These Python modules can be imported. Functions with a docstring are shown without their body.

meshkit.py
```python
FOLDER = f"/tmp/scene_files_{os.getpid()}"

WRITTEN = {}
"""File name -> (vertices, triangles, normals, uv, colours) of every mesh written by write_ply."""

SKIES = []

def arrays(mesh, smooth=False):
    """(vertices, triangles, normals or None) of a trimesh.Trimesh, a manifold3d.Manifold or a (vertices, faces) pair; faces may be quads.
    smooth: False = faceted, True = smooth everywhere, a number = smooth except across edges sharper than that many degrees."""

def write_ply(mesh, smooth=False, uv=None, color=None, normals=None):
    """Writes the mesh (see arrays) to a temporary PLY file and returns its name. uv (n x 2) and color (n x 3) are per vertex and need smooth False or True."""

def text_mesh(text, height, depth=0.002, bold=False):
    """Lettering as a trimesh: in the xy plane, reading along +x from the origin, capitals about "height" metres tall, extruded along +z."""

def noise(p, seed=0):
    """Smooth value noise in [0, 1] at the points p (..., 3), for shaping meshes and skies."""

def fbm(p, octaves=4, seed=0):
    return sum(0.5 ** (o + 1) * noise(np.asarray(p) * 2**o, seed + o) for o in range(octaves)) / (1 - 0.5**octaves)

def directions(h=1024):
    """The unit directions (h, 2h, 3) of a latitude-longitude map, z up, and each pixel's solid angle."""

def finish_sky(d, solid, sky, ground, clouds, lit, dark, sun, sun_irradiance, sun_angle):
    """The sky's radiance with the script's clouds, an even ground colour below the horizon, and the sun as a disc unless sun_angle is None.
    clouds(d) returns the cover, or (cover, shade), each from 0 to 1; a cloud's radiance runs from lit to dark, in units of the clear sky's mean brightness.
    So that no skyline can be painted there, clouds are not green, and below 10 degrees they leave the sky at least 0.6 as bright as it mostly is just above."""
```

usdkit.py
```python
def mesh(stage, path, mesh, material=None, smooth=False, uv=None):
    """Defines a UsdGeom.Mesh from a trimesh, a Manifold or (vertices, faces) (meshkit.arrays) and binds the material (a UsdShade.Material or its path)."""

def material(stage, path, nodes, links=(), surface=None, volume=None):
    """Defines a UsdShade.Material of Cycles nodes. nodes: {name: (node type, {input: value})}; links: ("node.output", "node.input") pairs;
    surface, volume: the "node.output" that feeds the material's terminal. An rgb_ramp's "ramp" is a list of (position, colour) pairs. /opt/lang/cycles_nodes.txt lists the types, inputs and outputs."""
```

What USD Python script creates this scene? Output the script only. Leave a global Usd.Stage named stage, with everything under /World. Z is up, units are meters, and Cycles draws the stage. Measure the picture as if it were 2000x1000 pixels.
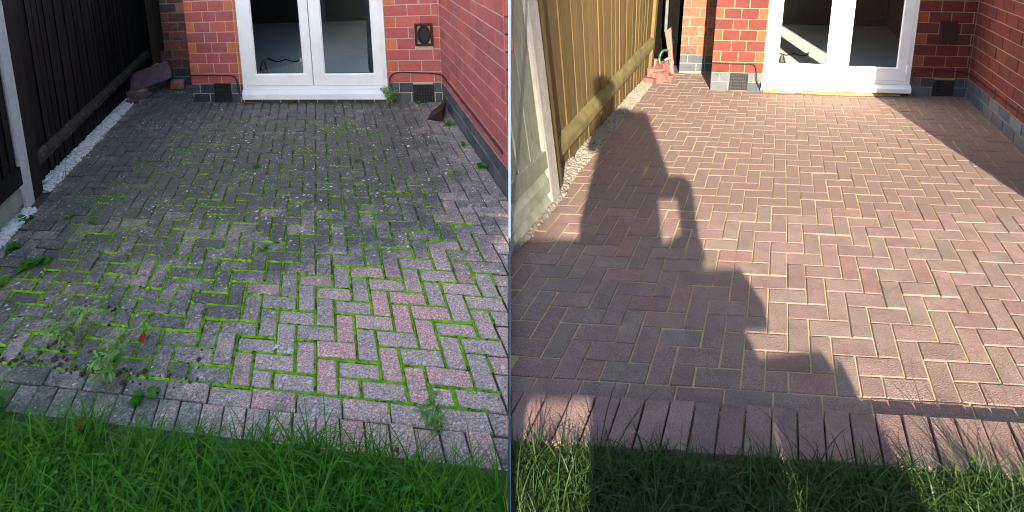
import math, random
import numpy as np, trimesh, usdkit, meshkit
from pxr import Usd, UsdGeom, UsdLux, UsdShade, Gf, Sdf, Vt
from shapely.geometry import Polygon, box as sbox, LineString

stage = Usd.Stage.CreateInMemory()
UsdGeom.SetStageUpAxis(stage, UsdGeom.Tokens.z)
UsdGeom.SetStageMetersPerUnit(stage, 1.0)
WORLD = UsdGeom.Xform.Define(stage, '/World')
stage.SetDefaultPrim(WORLD.GetPrim())
random.seed(7); rng = np.random.default_rng(7)

# ------------------------------------------------------------------ camera, sky, sun, exposure
PITCH, CAM_H = 8.165, 1.94
cam = UsdGeom.Camera.Define(stage, '/World/camera')
cam.AddTranslateOp().Set(Gf.Vec3d(0, 0, CAM_H))
cam.AddRotateXOp().Set(90 - PITCH)
cam.CreateHorizontalApertureAttr(36.0); cam.CreateVerticalApertureAttr(18.0)
cam.CreateFocalLengthAttr(1150 / 2000 * 36)
cam.CreateVerticalApertureOffsetAttr(-9.0)                     # a shift lens, looking down at the paving
cam.CreateClippingRangeAttr(Gf.Vec2f(0.05, 500))
cam.CreateExposureAttr(2.08)

SUN_AZ, SUN_EL = math.radians(9.8), math.radians(20.0)         # heading of the light over the ground, height of the sun
travel = np.array([math.sin(SUN_AZ) * math.cos(SUN_EL), math.cos(SUN_AZ) * math.cos(SUN_EL), -math.sin(SUN_EL)])
tosun = -travel
sun = UsdLux.DistantLight.Define(stage, '/World/sun')
sun.CreateIntensityAttr(1.25); sun.CreateAngleAttr(0.5); sun.CreateNormalizeAttr(True)
sun.CreateColorAttr(Gf.Vec3f(1.0, 0.86, 0.68))
sun.AddRotateZOp().Set(math.degrees(math.atan2(tosun[0], -tosun[1])))
sun.AddRotateXOp().Set(90 - math.degrees(SUN_EL))

UsdGeom.Scope.Define(stage, '/World/Looks')
sky_mat = usdkit.material(stage, '/World/Looks/sky', {
    's': ('sky_texture', {'sky_type': 'single_scattering', 'sun_disc': False, 'sun_elevation': SUN_EL,
                          'sun_rotation': math.atan2(tosun[0], tosun[1]), 'air_density': 1.0, 'aerosol_density': 1.0, 'ozone_density': 1.6}),
    'b': ('background_shader', {'strength': 0.115})}, [('s.color', 'b.color')], surface='b.background')
dome = UsdLux.DomeLight.Define(stage, '/World/sky')
UsdShade.MaterialBindingAPI.Apply(dome.GetPrim()).Bind(sky_mat)
dome.GetPrim().SetCustomDataByKey('kind', 'structure')

# ------------------------------------------------------------------ helpers
USED = {}
def numbered(parent, name):
    n = USED.get((parent, name), 0); USED[(parent, name)] = n + 1
    return name if n == 0 else f'{name}_{n:03d}'

class Thing:
    """a thing (or a piece of the setting): its path and its base point"""
    def __init__(s, path, loc): s.path, s.loc = path, np.asarray(loc, float)

def tag(prim, label=None, cat=None, group=None, kind=None):
    for k, v in (('label', label), ('category', cat), ('group', group), ('kind', kind)):
        if v: prim.SetCustomDataByKey(k, v)

def thing(name, label, cat, loc=(0, 0, 0), group=None, kind=None):
    path = '/World/' + numbered('/World', name)
    x = UsdGeom.Xform.Define(stage, path); x.AddTranslateOp().Set(Gf.Vec3d(*map(float, loc)))
    tag(x.GetPrim(), label, cat, group, kind)
    return Thing(path, loc)

def obj(name, mesh, mat, parent=None, label=None, cat=None, group=None, kind=None, smooth=False, loc=None):
    """ONE mesh, under a thing or part, or at top level; the mesh is given in world coordinates"""
    pp = parent.path if parent else '/World'
    path = pp + '/' + numbered(pp, name)
    v, f = mesh if isinstance(mesh, tuple) else (np.asarray(mesh.vertices), np.asarray(mesh.faces))
    v = np.asarray(v, float)
    base = parent.loc if parent else (np.asarray(loc, float) if loc is not None else np.zeros(3))
    m = usdkit.mesh(stage, path, (v - base, f), MAT[mat], smooth)
    if parent is None and loc is not None: UsdGeom.Xformable(m).AddTranslateOp().Set(Gf.Vec3d(*map(float, base)))
    tag(m.GetPrim(), label, cat, group, kind)
    return Thing(path, base)

class Frame:
    """the ground plan of one garden: cells of about 0.1 m, i to the right along the house, j towards the lawn, k up"""
    def __init__(s, M): s.M = np.array(M, float)
    def w(s, p):
        p = np.atleast_2d(np.asarray(p, float)); return p @ s.M[:, :3].T + s.M[:, 3]
    def w1(s, i, j, k=0): return s.w([[i, j, k]])[0]

# surveyed plan axes of the two gardens
FL = Frame([[0.0986, 0.0332, -0.003, -2.3537], [-0.0182, -0.1006, 0, 4.331], [0.0060, -0.0005, 0.1, -0.0405]])
FR = Frame([[0.0985, -0.0538, 0.003, 1.679], [-0.0071, -0.1175, 0, 4.2338], [-0.0007, 0.0020, 0.1, -0.0686]])

class B:
    """collects vertices and triangles"""
    def __init__(s): s.v, s.f, s.n = [], [], 0
    def add(s, v, f):
        v = np.asarray(v, float); f = np.asarray(f, int)
        if f.ndim == 2 and f.shape[1] == 4: f = np.vstack([f[:, [0, 1, 2]], f[:, [0, 2, 3]]])
        s.v.append(v); s.f.append(f + s.n); s.n += len(v); return s
    def tm(s, m): return s.add(m.vertices, m.faces)
    def get(s): return np.vstack(s.v), np.vstack(s.f)

QB = np.array([[0, 3, 2, 1], [4, 5, 6, 7], [0, 1, 5, 4], [1, 2, 6, 5], [2, 3, 7, 6], [3, 0, 4, 7]])
def boxv(lo, hi):
    (a, b, c), (d, e, g) = lo, hi
    return np.array([[a, b, c], [d, b, c], [d, e, c], [a, e, c], [a, b, g], [d, b, g], [d, e, g], [a, e, g]], float)
def fix(F, v, f):
    """to world, with outward faces (the plan axes are a mirrored set: j runs towards the viewer)"""
    return F.w(v), np.asarray(f)[:, ::-1]
def lbox(F, lo, hi): return fix(F, boxv(lo, hi), QB)
def cbox(F, lo, hi, c=0.06):
    """a box in plan cells with chamfered edges"""
    lo, hi = np.array(lo, float), np.array(hi, float)
    P = []
    for sx in (0, 1):
        for sy in (0, 1):
            for sz in (0, 1):
                s_ = np.array([sx, sy, sz]); q = np.where(s_ == 1, hi, lo); d = np.where(s_ == 1, -c, c)
                for ax in range(3): r = q + d; r[ax] = q[ax]; P.append(r)
    m = trimesh.convex.convex_hull(np.array(P)); return fix(F, np.asarray(m.vertices), np.asarray(m.faces))
def hull_obj(pts):
    m = trimesh.convex.convex_hull(np.asarray(pts, float)); return np.asarray(m.vertices), np.asarray(m.faces)
def tube(points, r, n=6, taper=1.0):
    """a round tube along a world polyline"""
    p = np.asarray(points, float); m = len(p); t = np.gradient(p, axis=0); t /= np.linalg.norm(t, axis=1)[:, None] + 1e-12
    up = np.array([0.31, 0.17, 0.93]); a = np.cross(t, up); a /= np.linalg.norm(a, axis=1)[:, None] + 1e-12; b = np.cross(t, a)
    ang = np.arange(n) * 2 * math.pi / n; rr = r * np.linspace(1, taper, m)
    v = (p[:, None] + rr[:, None, None] * (np.cos(ang)[None, :, None] * a[:, None] + np.sin(ang)[None, :, None] * b[:, None])).reshape(-1, 3)
    f = []
    for k in range(m - 1):
        for q in range(n):
            x, y = k * n + q, k * n + (q + 1) % n; f.append([x, y, y + n, x + n])
    f = np.array(f); f = np.vstack([f[:, [0, 1, 2]], f[:, [0, 2, 3]]])
    caps = [[0, q + 1, q] for q in range(1, n - 1)] + [[(m - 1) * n, (m - 1) * n + q, (m - 1) * n + q + 1] for q in range(1, n - 1)]
    return v, np.vstack([f, caps])
def smoothline(pts, k=8):
    """Catmull-Rom through the points"""
    p = np.asarray(pts, float); p = np.vstack([2 * p[0] - p[1], p, 2 * p[-1] - p[-2]]); out = []
    for q in range(1, len(p) - 2):
        for t in np.linspace(0, 1, k, endpoint=False):
            a, b, c, d = p[q - 1:q + 3]
            out.append(0.5 * (2 * b + (c - a) * t + (2 * a - 5 * b + 4 * c - d) * t * t + (3 * b - a - 3 * c + d) * t ** 3))
    out.append(p[-2]); return np.array(out)

# ------------------------------------------------------------------ materials
MAT = {}
def M(name, nodes, links, surface='p.BSDF'): MAT[name] = usdkit.material(stage, '/World/Looks/' + name, nodes, links, surface=surface)
def rough(name, ramp, scale=12.0, detail=5.0, bump=0.3, bscale=120.0, bdist=0.004, roughness=0.85, rand=0.12, sat=0.0, island=False, spec=0.3, hue=0.0, stretch=None, speck=None):
    """a mottled matt surface: noise through a ramp, a tone of its own for every piece, fine relief"""
    n = {'g': ('geometry', {}), 'n': ('noise_texture', {'scale': scale, 'detail': detail, 'roughness': 0.6}),
         'r': ('rgb_ramp', {'ramp': ramp}), 'o': ('object_info', {}),
         'v': ('map_range', {'from_min': 0.0, 'from_max': 1.0, 'to_min': 1 - rand, 'to_max': 1 + rand}),
         'h': ('hsv', {'saturation': 1.0 + sat}), 'bn': ('noise_texture', {'scale': bscale, 'detail': 4.0, 'roughness': 0.65}),
         'b': ('bump', {'strength': bump, 'distance': bdist}),
         'p': ('principled_bsdf', {'roughness': roughness, 'specular_ior_level': spec})}
    l = [('n.fac', 'r.fac'), ('r.color', 'h.color'), ('v.result', 'h.value'), ('bn.fac', 'b.height'), ('b.normal', 'p.normal')]
    l.append(('g.random_per_island', 'v.value') if island else ('o.random', 'v.value'))
    if hue:
        n['w'] = ('white_noise_texture', {'dimensions': '1D'}); n['hm'] = ('map_range', {'to_min': 0.5 - hue, 'to_max': 0.5 + hue})
        l += [(('g.random_per_island' if island else 'o.random'), 'w.w'), ('w.value', 'hm.value'), ('hm.result', 'h.hue')]
    if stretch:
        n['m'] = ('mapping', {'scale': stretch}); l += [('g.position', 'm.vector'), ('m.vector', 'n.vector'), ('m.vector', 'bn.vector')]
    else: l += [('g.position', 'n.vector'), ('g.position', 'bn.vector')]
    if speck:                                            # (scale, dark multiplier, light multiplier)
        n['sn'] = ('noise_texture', {'scale': speck[0], 'detail': 2.0, 'roughness': 0.7})
        n['sr'] = ('rgb_ramp', {'ramp': [(0.30, (speck[1],) * 3), (0.5, (1, 1, 1)), (0.70, (speck[2],) * 3)]})
        n['sm'] = ('mix', {'mix_type': 'multiply', 'fac': 1.0})
        l += [('g.position', 'sn.vector'), ('sn.fac', 'sr.fac'), ('h.color', 'sm.color1'), ('sr.color', 'sm.color2'), ('sm.color', 'p.base_color')]
    else: l.append(('h.color', 'p.base_color'))
    M(name, n, l)
def mix2(a, b, t): return tuple(x + (y - x) * t for x, y in zip(a, b))
def two(c, d=0.25): return [(0.3, tuple(x * (1 - d) for x in c)), (0.7, tuple(x * (1 + d) for x in c))]

# clean paving: pink, buff, salmon and grey-olive blocks
for q, c in enumerate([(0.2331, 0.1555, 0.1334), (0.2255, 0.1631, 0.1334), (0.2405, 0.1469, 0.124), (0.2143, 0.1622, 0.1334), (0.2303, 0.1517, 0.1334), (0.2237, 0.1499, 0.1287)]):
    rough(f'clean_paver_{q + 1}', two(c, .16), scale=9, bump=1.0, bscale=150, bdist=.007, rand=.09, speck=(170, .62, 1.45), roughness=.9)
rough('clean_paver_mixed', [(0.3, (.214, .150, .127)), (0.5, (.228, .163, .135)), (0.7, (.242, .150, .127))], scale=9, bump=1.0, bscale=150, bdist=.007, rand=.16, hue=.012, island=True, speck=(170, .62, 1.45), roughness=.9)
for q, c in enumerate([(0.2068, 0.132, 0.1162), (0.2244, 0.1452, 0.1232), (0.1892, 0.1302, 0.1162)]):
    rough(f'edge_paver_{q + 1}', two(c, .2), scale=9, bump=.9, bscale=190, bdist=.005, rand=.12, speck=(240, .6, 1.45), roughness=.9)

_q = np.linalg.inv(np.vstack([FL.M[:2, [0, 1, 3]], [0, 0, 1]]))[0]
LI = (float(_q[0]), float(_q[1]), 0.0, float(_q[2]))            # i over the ground of the left garden = LI . (x, y, 0) + LI[3]
def dirty_paver(name, clean, island):
    """blocks under black algae with white lichen; clean pink near the right of the lawn and along the walls"""
    n = {'g': ('geometry', {}), 'o': ('object_info', {}),
         'n1': ('noise_texture', {'scale': 5.0, 'detail': 6.0, 'roughness': 0.62}), 'n2': ('noise_texture', {'scale': 45.0, 'detail': 5.0, 'roughness': 0.7}),
         'sp': ('noise_texture', {'scale': 125.0, 'detail': 2.0, 'roughness': 0.7}),
         'da': ('vector_math', {'math_type': 'distance', 'vector2': tuple(FL.w1(12.5, 16.5))}), 'ma': ('map_range', {'from_min': .25, 'from_max': .95, 'to_min': .85, 'to_max': 0.0, 'clamp': True}),
         'sx': ('separate_xyz', {}),
         # distance from the brick wing's face and from the fence, as straight lines over the ground
         'dr': ('vector_math', {'math_type': 'dot_product', 'vector2': LI[:3]}), 'mr': ('map_range', {'from_min': 16.5 - LI[3], 'from_max': 23 - LI[3], 'to_min': 0.0, 'to_max': .55, 'clamp': True}),
         'dl': ('vector_math', {'math_type': 'dot_product', 'vector2': LI[:3]}), 'ml': ('map_range', {'from_min': -13 - LI[3], 'from_max': -8.5 - LI[3], 'to_min': .24, 'to_max': 0.0, 'clamp': True}),
         'my': ('map_range', {'from_min': 1.9, 'from_max': 3.2, 'to_min': .17, 'to_max': 0.0, 'clamp': True}),
         'a1': ('math', {'math_type': 'add'}), 'a2': ('math', {'math_type': 'add'}), 'a3': ('math', {'math_type': 'add'}),
         'rn': ('map_range', {'to_min': -.16, 'to_max': .16}), 'a4': ('math', {'math_type': 'add'}), 'a5': ('math', {'math_type': 'add'}),
         'nm': ('map_range', {'from_min': .3, 'from_max': .7, 'to_min': -.16, 'to_max': .36}), 'n2m': ('map_range', {'from_min': .3, 'from_max': .7, 'to_min': -.26, 'to_max': .26}), 'a6': ('math', {'math_type': 'add'}),
         'gr': ('rgb_ramp', {'ramp': [(0.0, (.125, .118, .098)), (0.22, (.205, .186, .158)), (0.5, mix2((.25, .225, .195), clean, .40)), (0.85, clean)]}),
         'sr': ('rgb_ramp', {'ramp': [(0.30, (.50,) * 3), (0.48, (.97,) * 3), (0.61, (1.4,) * 3), (.70, (2.1,) * 3)]}), 'sm': ('mix', {'mix_type': 'multiply', 'fac': 1.0}),
         # lichen
         'vo': ('voronoi_texture', {'scale': 27.0, 'randomness': 1.0}), 'vs': ('separate_color', {}), 'th': ('map_range', {'from_min': .12, 'from_max': 1.0, 'to_min': 0.0, 'to_max': .29, 'clamp': True}),
         'ln': ('noise_texture', {'scale': 90.0, 'detail': 2.0}), 'lnm': ('map_range', {'to_min': -.12, 'to_max': .12}), 'ad': ('math', {'math_type': 'add'}), 'lt': ('math', {'math_type': 'less_than'}),
         'lm': ('noise_texture', {'scale': 1.7, 'detail': 3.0}), 'lmm': ('map_range', {'from_min': .36, 'from_max': .56, 'to_min': 0.2, 'to_max': 1.0, 'clamp': True}), 'tm': ('math', {'math_type': 'multiply'}),
         'lc': ('mix', {'color2': (.66, .68, .62)}), 'lf': ('math', {'math_type': 'multiply', 'value2': .85}),
         'bn': ('noise_texture', {'scale': 190.0, 'detail': 4.0, 'roughness': .7}), 'b': ('bump', {'strength': .7, 'distance': .004}),
         'p': ('principled_bsdf', {'roughness': .92, 'specular_ior_level': .25})}
    l = [('g.position', x + '.vector') for x in ('n1', 'n2', 'sp', 'vo', 'ln', 'lm', 'bn')]
    l += [('g.position', x + '.vector1') for x in ('da', 'dr', 'dl')] + [('g.position', 'sx.vector')]
    vm = 'value'
    l += [('da.value', 'ma.value'), ('dr.value', 'mr.value'), ('dl.value', 'ml.value'), ('sx.y', 'my.value'),
          ('ma.result', 'a1.value1'), ('mr.result', 'a1.value2'), ('a1.value', 'a2.value1'), ('ml.result', 'a2.value2'), ('a2.value', 'a3.value1'), ('my.result', 'a3.value2'),
          ('g.random_per_island' if island else 'o.random', 'rn.value'), ('a3.value', 'a4.value1'), ('rn.result', 'a4.value2'), ('n1.fac', 'nm.value'), ('a4.value', 'a5.value1'), ('nm.result', 'a5.value2'),
          ('n2.fac', 'n2m.value'), ('a5.value', 'a6.value1'), ('n2m.result', 'a6.value2'), ('a6.value', 'gr.fac'),
          ('sp.fac', 'sr.fac'), ('gr.color', 'sm.color1'), ('sr.color', 'sm.color2'),
          ('vo.color', 'vs.color'), ('vs.r', 'th.value'), ('lm.fac', 'lmm.value'), ('th.result', 'tm.value1'), ('lmm.result', 'tm.value2'), ('ln.fac', 'lnm.value'), ('vo.distance', 'ad.value1'), ('lnm.result', 'ad.value2'),
          ('ad.value', 'lt.value1'), ('tm.value', 'lt.value2'), ('lt.value', 'lf.value1'), ('lf.value', 'lc.fac'), ('sm.color', 'lc.color1'), ('lc.color', 'p.base_color'),
          ('bn.fac', 'b.height'), ('b.normal', 'p.normal')]
    M(name, n, l)
for q, c in enumerate([(.60, .395, .335), (.53, .385, .33), (.64, .37, .32), (.50, .37, .32)]): dirty_paver(f'dirty_paver_{q + 1}', c, False)
dirty_paver('dirty_paver_mixed', (.44, .32, .31), True)

rough('joint_soil', [(0.3, (.05, .042, .034)), (0.7, (.12, .10, .08))], scale=30, bump=.5)
rough('joint_sand', [(0.3, (.36, .285, .135)), (0.7, (.50, .39, .19))], scale=25, bump=.5)
rough('loose_sand', [(0.3, (.55, .33, .10)), (0.7, (.70, .45, .16))], scale=25, bump=.5)
rough('moss', [(0.33, (.035, .06, .010)), (0.44, (.165, .40, .012)), (0.72, (.36, .66, .02))], scale=30, detail=6, bump=1.0, bscale=330, bdist=.006, roughness=.95, rand=0, spec=.1)
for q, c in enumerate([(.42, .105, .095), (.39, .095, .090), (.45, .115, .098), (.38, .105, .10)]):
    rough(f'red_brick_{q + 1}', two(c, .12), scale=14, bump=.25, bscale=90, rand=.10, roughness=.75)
for q, c in enumerate([(0.1207, 0.0289, 0.02295), (0.1105, 0.02635, 0.0221), (0.1275, 0.03145, 0.0238), (0.1037, 0.0289, 0.02465)]):  # darker copy of the red brick, its colour dimmed to offset strong sun
    rough(f'sun_dimmed_brick_{q + 1}', two(c, .12), scale=14, bump=.25, bscale=90, rand=.10, roughness=.8, spec=.15)
rough('sun_dimmed_orange', two((.23, .055, .024), .12), scale=14, bump=.25, bscale=90, rand=.1, roughness=.8)  # orange brick again, dimmed in colour for the sunlit wall
rough('orange_brick', two((.50, .145, .07), .12), scale=14, bump=.25, bscale=90, rand=.1, roughness=.75)
for q, c in enumerate([(.16, .065, .05), (.11, .05, .042), (.22, .09, .06), (.075, .05, .045)]):
    rough(f'old_brick_{q + 1}', two(c, .35), scale=22, bump=.6, bscale=70, bdist=.008, rand=.15, roughness=.85)
for q, c in enumerate([(.20, .08, .045), (.18, .085, .05), (.24, .085, .05), (.13, .075, .055)]):  # copy of the old brick with warm sunlit tone put into its colour
    rough(f'sunlit_old_brick_{q + 1}', two(c, .3), scale=22, bump=.6, bscale=70, bdist=.008, rand=.15, roughness=.85)
for q, c in enumerate([(.060, .072, .088), (.085, .095, .105), (.05, .058, .07)]):
    rough(f'blue_brick_{q + 1}', two(c, .2), scale=14, bump=.25, bscale=80, rand=.15, roughness=.55)
rough('mortar_pink', two((.50, .38, .34), .15), scale=40, bump=.5)
rough('mortar_cream', two((.27, .195, .12), .15), scale=40, bump=.5)
rough('mortar_dark', two((.22, .18, .14), .3), scale=40, bump=.6)
M('white_plastic', {'p': ('principled_bsdf', {'base_color': (.80, .82, .83), 'roughness': .3}), 'g': ('geometry', {}), 'n': ('noise_texture', {'scale': 6.0, 'detail': 5.0}), 'r': ('rgb_ramp', {'ramp': [(0.3, (.80, .81, .81)), (0.6, (.87, .88, .89))]})},
  [('g.position', 'n.vector'), ('n.fac', 'r.fac'), ('r.color', 'p.base_color')])
rough('grey_seal', two((.05, .05, .05), .1), rand=0)
rough('black_plastic', two((.022, .022, .024), .2), roughness=.45, rand=0, bump=.1)
rough('brown_plastic', two((.034, .016, .014), .2), roughness=.4, rand=0, bump=.1)
M('window_glass', {'t': ('transparent_bsdf', {'color': (.92, .95, .95)}), 'g': ('glossy_bsdf', {'color': (1, 1, 1), 'roughness': 0.0}), 'f': ('fresnel', {'IOR': 1.55}), 'm': ('mix_closure', {})},
  [('f.fac', 'm.fac'), ('t.BSDF', 'm.closure1'), ('g.BSDF', 'm.closure2')], surface='m.closure')
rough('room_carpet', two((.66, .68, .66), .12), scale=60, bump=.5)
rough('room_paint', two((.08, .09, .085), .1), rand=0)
for q, c in enumerate([(.014, .011, .009), (.019, .014, .011), (.011, .009, .008)]):
    rough(f'dark_board_{q + 1}', two(c, .4), scale=9, stretch=(6, 6, .6), bump=.4, bscale=30, rand=.2, roughness=.8, spec=.15)
for q, c in enumerate([(0.102, 0.06885, 0.0221), (0.1139, 0.0748, 0.0238), (0.0918, 0.0646, 0.0221), (0.108, 0.0765, 0.02635)]):
    rough(f'gold_board_{q + 1}', two(c, .3), scale=9, stretch=(6, 6, .6), bump=.5, bscale=30, rand=.14, roughness=.75)
rough('shade_black', two((.004, .0035, .003), .3), rand=0, spec=.05)  # near black, painted in for the deep shade of the passage
rough('mossy_rail', two((.115, .098, .038), .35), scale=8, bump=.5, bscale=60, rand=.05)
rough('dark_rail', [(0.3, (.02, .016, .012)), (.55, (.035, .03, .022)), (0.72, (.11, .12, .085))], scale=16, bump=.5, bscale=60, rand=.05)
rough('grey_board', two((.24, .25, .19), .25), scale=9, stretch=(6, 6, .6), bump=.4, bscale=30, rand=.12)
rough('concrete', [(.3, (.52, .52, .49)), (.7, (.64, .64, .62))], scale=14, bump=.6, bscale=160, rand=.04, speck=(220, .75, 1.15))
rough('sun_dimmed_concrete', [(.3, (.27, .26, .235)), (.7, (.36, .35, .325))], scale=14, bump=.6, bscale=160, rand=.04, speck=(220, .75, 1.15))  # same concrete in a darker copy, offsetting the sun on the right post
rough('old_concrete', [(.3, (.20, .23, .16)), (.6, (.34, .36, .30)), (.8, (.42, .42, .38))], scale=7, bump=.6, bscale=120, rand=.04)
rough('white_gravel', two((.90, .88, .80), .05), scale=60, rand=.15, island=True)
rough('cream_gravel', two((.32, .29, .235), .25), scale=60, rand=.4, island=True)
rough('soil', two((.10, .075, .05), .4), scale=30, bump=.9, bscale=60, bdist=.02)
def leafy(name, lo, hi, trans=.35, straw=False, hi2=None):
    ramp = [(0, lo), (.7, hi), (1, hi2 or hi)] if not straw else [(0, lo), (.62, hi), (.90, hi2), (.91, (.46, .38, .17)), (1, (.34, .25, .10))]
    M(name, {'g': ('geometry', {}), 'r': ('rgb_ramp', {'ramp': ramp}), 'p': ('principled_bsdf', {'roughness': .5, 'specular_ior_level': .3}), 't': ('translucent_bsdf', {}), 'm': ('mix_closure', {'fac': trans})},
      [('g.random_per_island', 'r.fac'), ('r.color', 'p.base_color'), ('r.color', 't.color'), ('p.BSDF', 'm.closure1'), ('t.BSDF', 'm.closure2')], surface='m.closure')
leafy('grass_bright', (.08, .27, .015), (.26, .60, .045), hi2=(.62, .72, .20), trans=.6, straw=True)
leafy('grass_dull', (.030, .07, .012), (.11, .21, .028), hi2=(.32, .32, .08), straw=True)
leafy('weed_green', (.07, .24, .02), (.18, .44, .05))
leafy('weed_lime', (.24, .46, .03), (.42, .60, .08))
leafy('weed_pale', (.22, .36, .12), (.40, .50, .22))
leafy('red_leaf', (.50, .04, .04), (.60, .07, .06))
leafy('brown_leaf', (.22, .09, .03), (.36, .16, .06))
leafy('white_chip', (.65, .66, .62), (.80, .80, .76), trans=.0)
rough('lawn_soil', two((.06, .075, .03), .4), scale=25, bump=.8)
rough('clay_tile', two((.17, .115, .12), .25), scale=16, bump=.4, bscale=90, rand=0)
rough('pink_tile', two((.24, .15, .125), .15), scale=16, bump=.4, bscale=90, rand=0)
rough('rubble', two((.22, .095, .08), .35), scale=16, bump=.6, bscale=60, rand=.25)
rough('pink_rubble', two((.42, .19, .17), .3), scale=16, bump=.6, bscale=60, rand=.15)
rough('green_hose', two((.02, .075, .025), .2), roughness=.4, rand=0)
rough('grey_metal', two((.12, .125, .12), .2), roughness=.5, rand=0)
rough('divider_blue', two((.36, .56, .72), .05), roughness=.6, rand=0, bump=.1)
rough('twig', two((.20, .14, .09), .3), rand=0)
rough('render_wall', two((.45, .42, .38), .1), scale=3, bump=.3)
rough('roof_tile', two((.14, .08, .06), .3), scale=6, bump=.4)
rough('dark_pane', two((.03, .035, .04), .1), roughness=.1, rand=0)
rough('coat', two((.03, .035, .05), .2), rand=0)
rough('jeans', two((.05, .07, .12), .2), rand=0)
rough('skin', two((.50, .32, .25), .05), rand=0)
rough('hair', two((.05, .035, .025), .2), rand=0)
rough('green_bin', two((.03, .09, .04), .1), roughness=.5, rand=0)
rough('hedge_leaf', two((.03, .06, .015), .4), scale=8, rand=.2, island=True)
rough('bark', two((.10, .075, .05), .3), scale=10, rand=0)

# ------------------------------------------------------------------ the ground and the line between the two gardens
def edge_x(y): return -0.0045 * y                      # the thin edging runs up the middle, towards the lawn
rough('far_ground', two((.06, .075, .035), .3), scale=2, rand=0)
g = 260.0
obj('ground', (np.array([[-g, -g, -.45], [g, -g, -.45], [g, g, -.45], [-g, g, -.45]]), np.array([[0, 1, 2], [0, 2, 3]])), 'far_ground', label='plain ground all around the two gardens', cat='ground', kind='structure')

def line_local(F, y):                                            # a point of the dividing line in plan cells
    A = np.linalg.inv(np.vstack([F.M[:2, [0, 1, 3]], [0, 0, 1]])); return (A @ [edge_x(y), y, 1])[:2]
a0, a1 = line_local(FL, 9.0), line_local(FL, 0.5)
HALF_L = Polygon([a0, a1, (-80, a1[1]), (-80, a0[1])])          # what lies left of the line, in left cells
b0, b1 = line_local(FR, 9.0), line_local(FR, 0.5)
HALF_R = Polygon([b0, b1, (80, b1[1]), (80, b0[1])])

def lawn_slab(F, half, name, j0, label, mat):
    poly = half.intersection(sbox(-70, j0, 70, 60)); poly = poly if poly.geom_type == 'Polygon' else max(poly.geoms, key=lambda q: q.area)
    b = B(); xy = np.array(poly.exterior.coords)[:-1]
    n = len(xy); v = np.vstack([np.c_[xy, np.full(n, .15)], np.c_[xy, np.full(n, -3.5)]])
    f = [[0, q + 1, q] for q in range(1, n - 1)] + [[q, (q + 1) % n, n + q] for q in range(n)] + [[(q + 1) % n, n + (q + 1) % n, n + q] for q in range(n)]
    m = trimesh.Trimesh(F.w(v), np.array(f), process=False); m.fix_normals()
    obj(name, m, mat, label=label, cat='lawn', kind='structure')
lawn_slab(FL, HALF_L, 'lawn', 22.6, 'earth of the lawn in front of the mossy patio', 'lawn_soil')
lawn_slab(FR, HALF_R, 'lawn', 19.7, 'earth of the lawn in front of the clean patio', 'lawn_soil')

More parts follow.
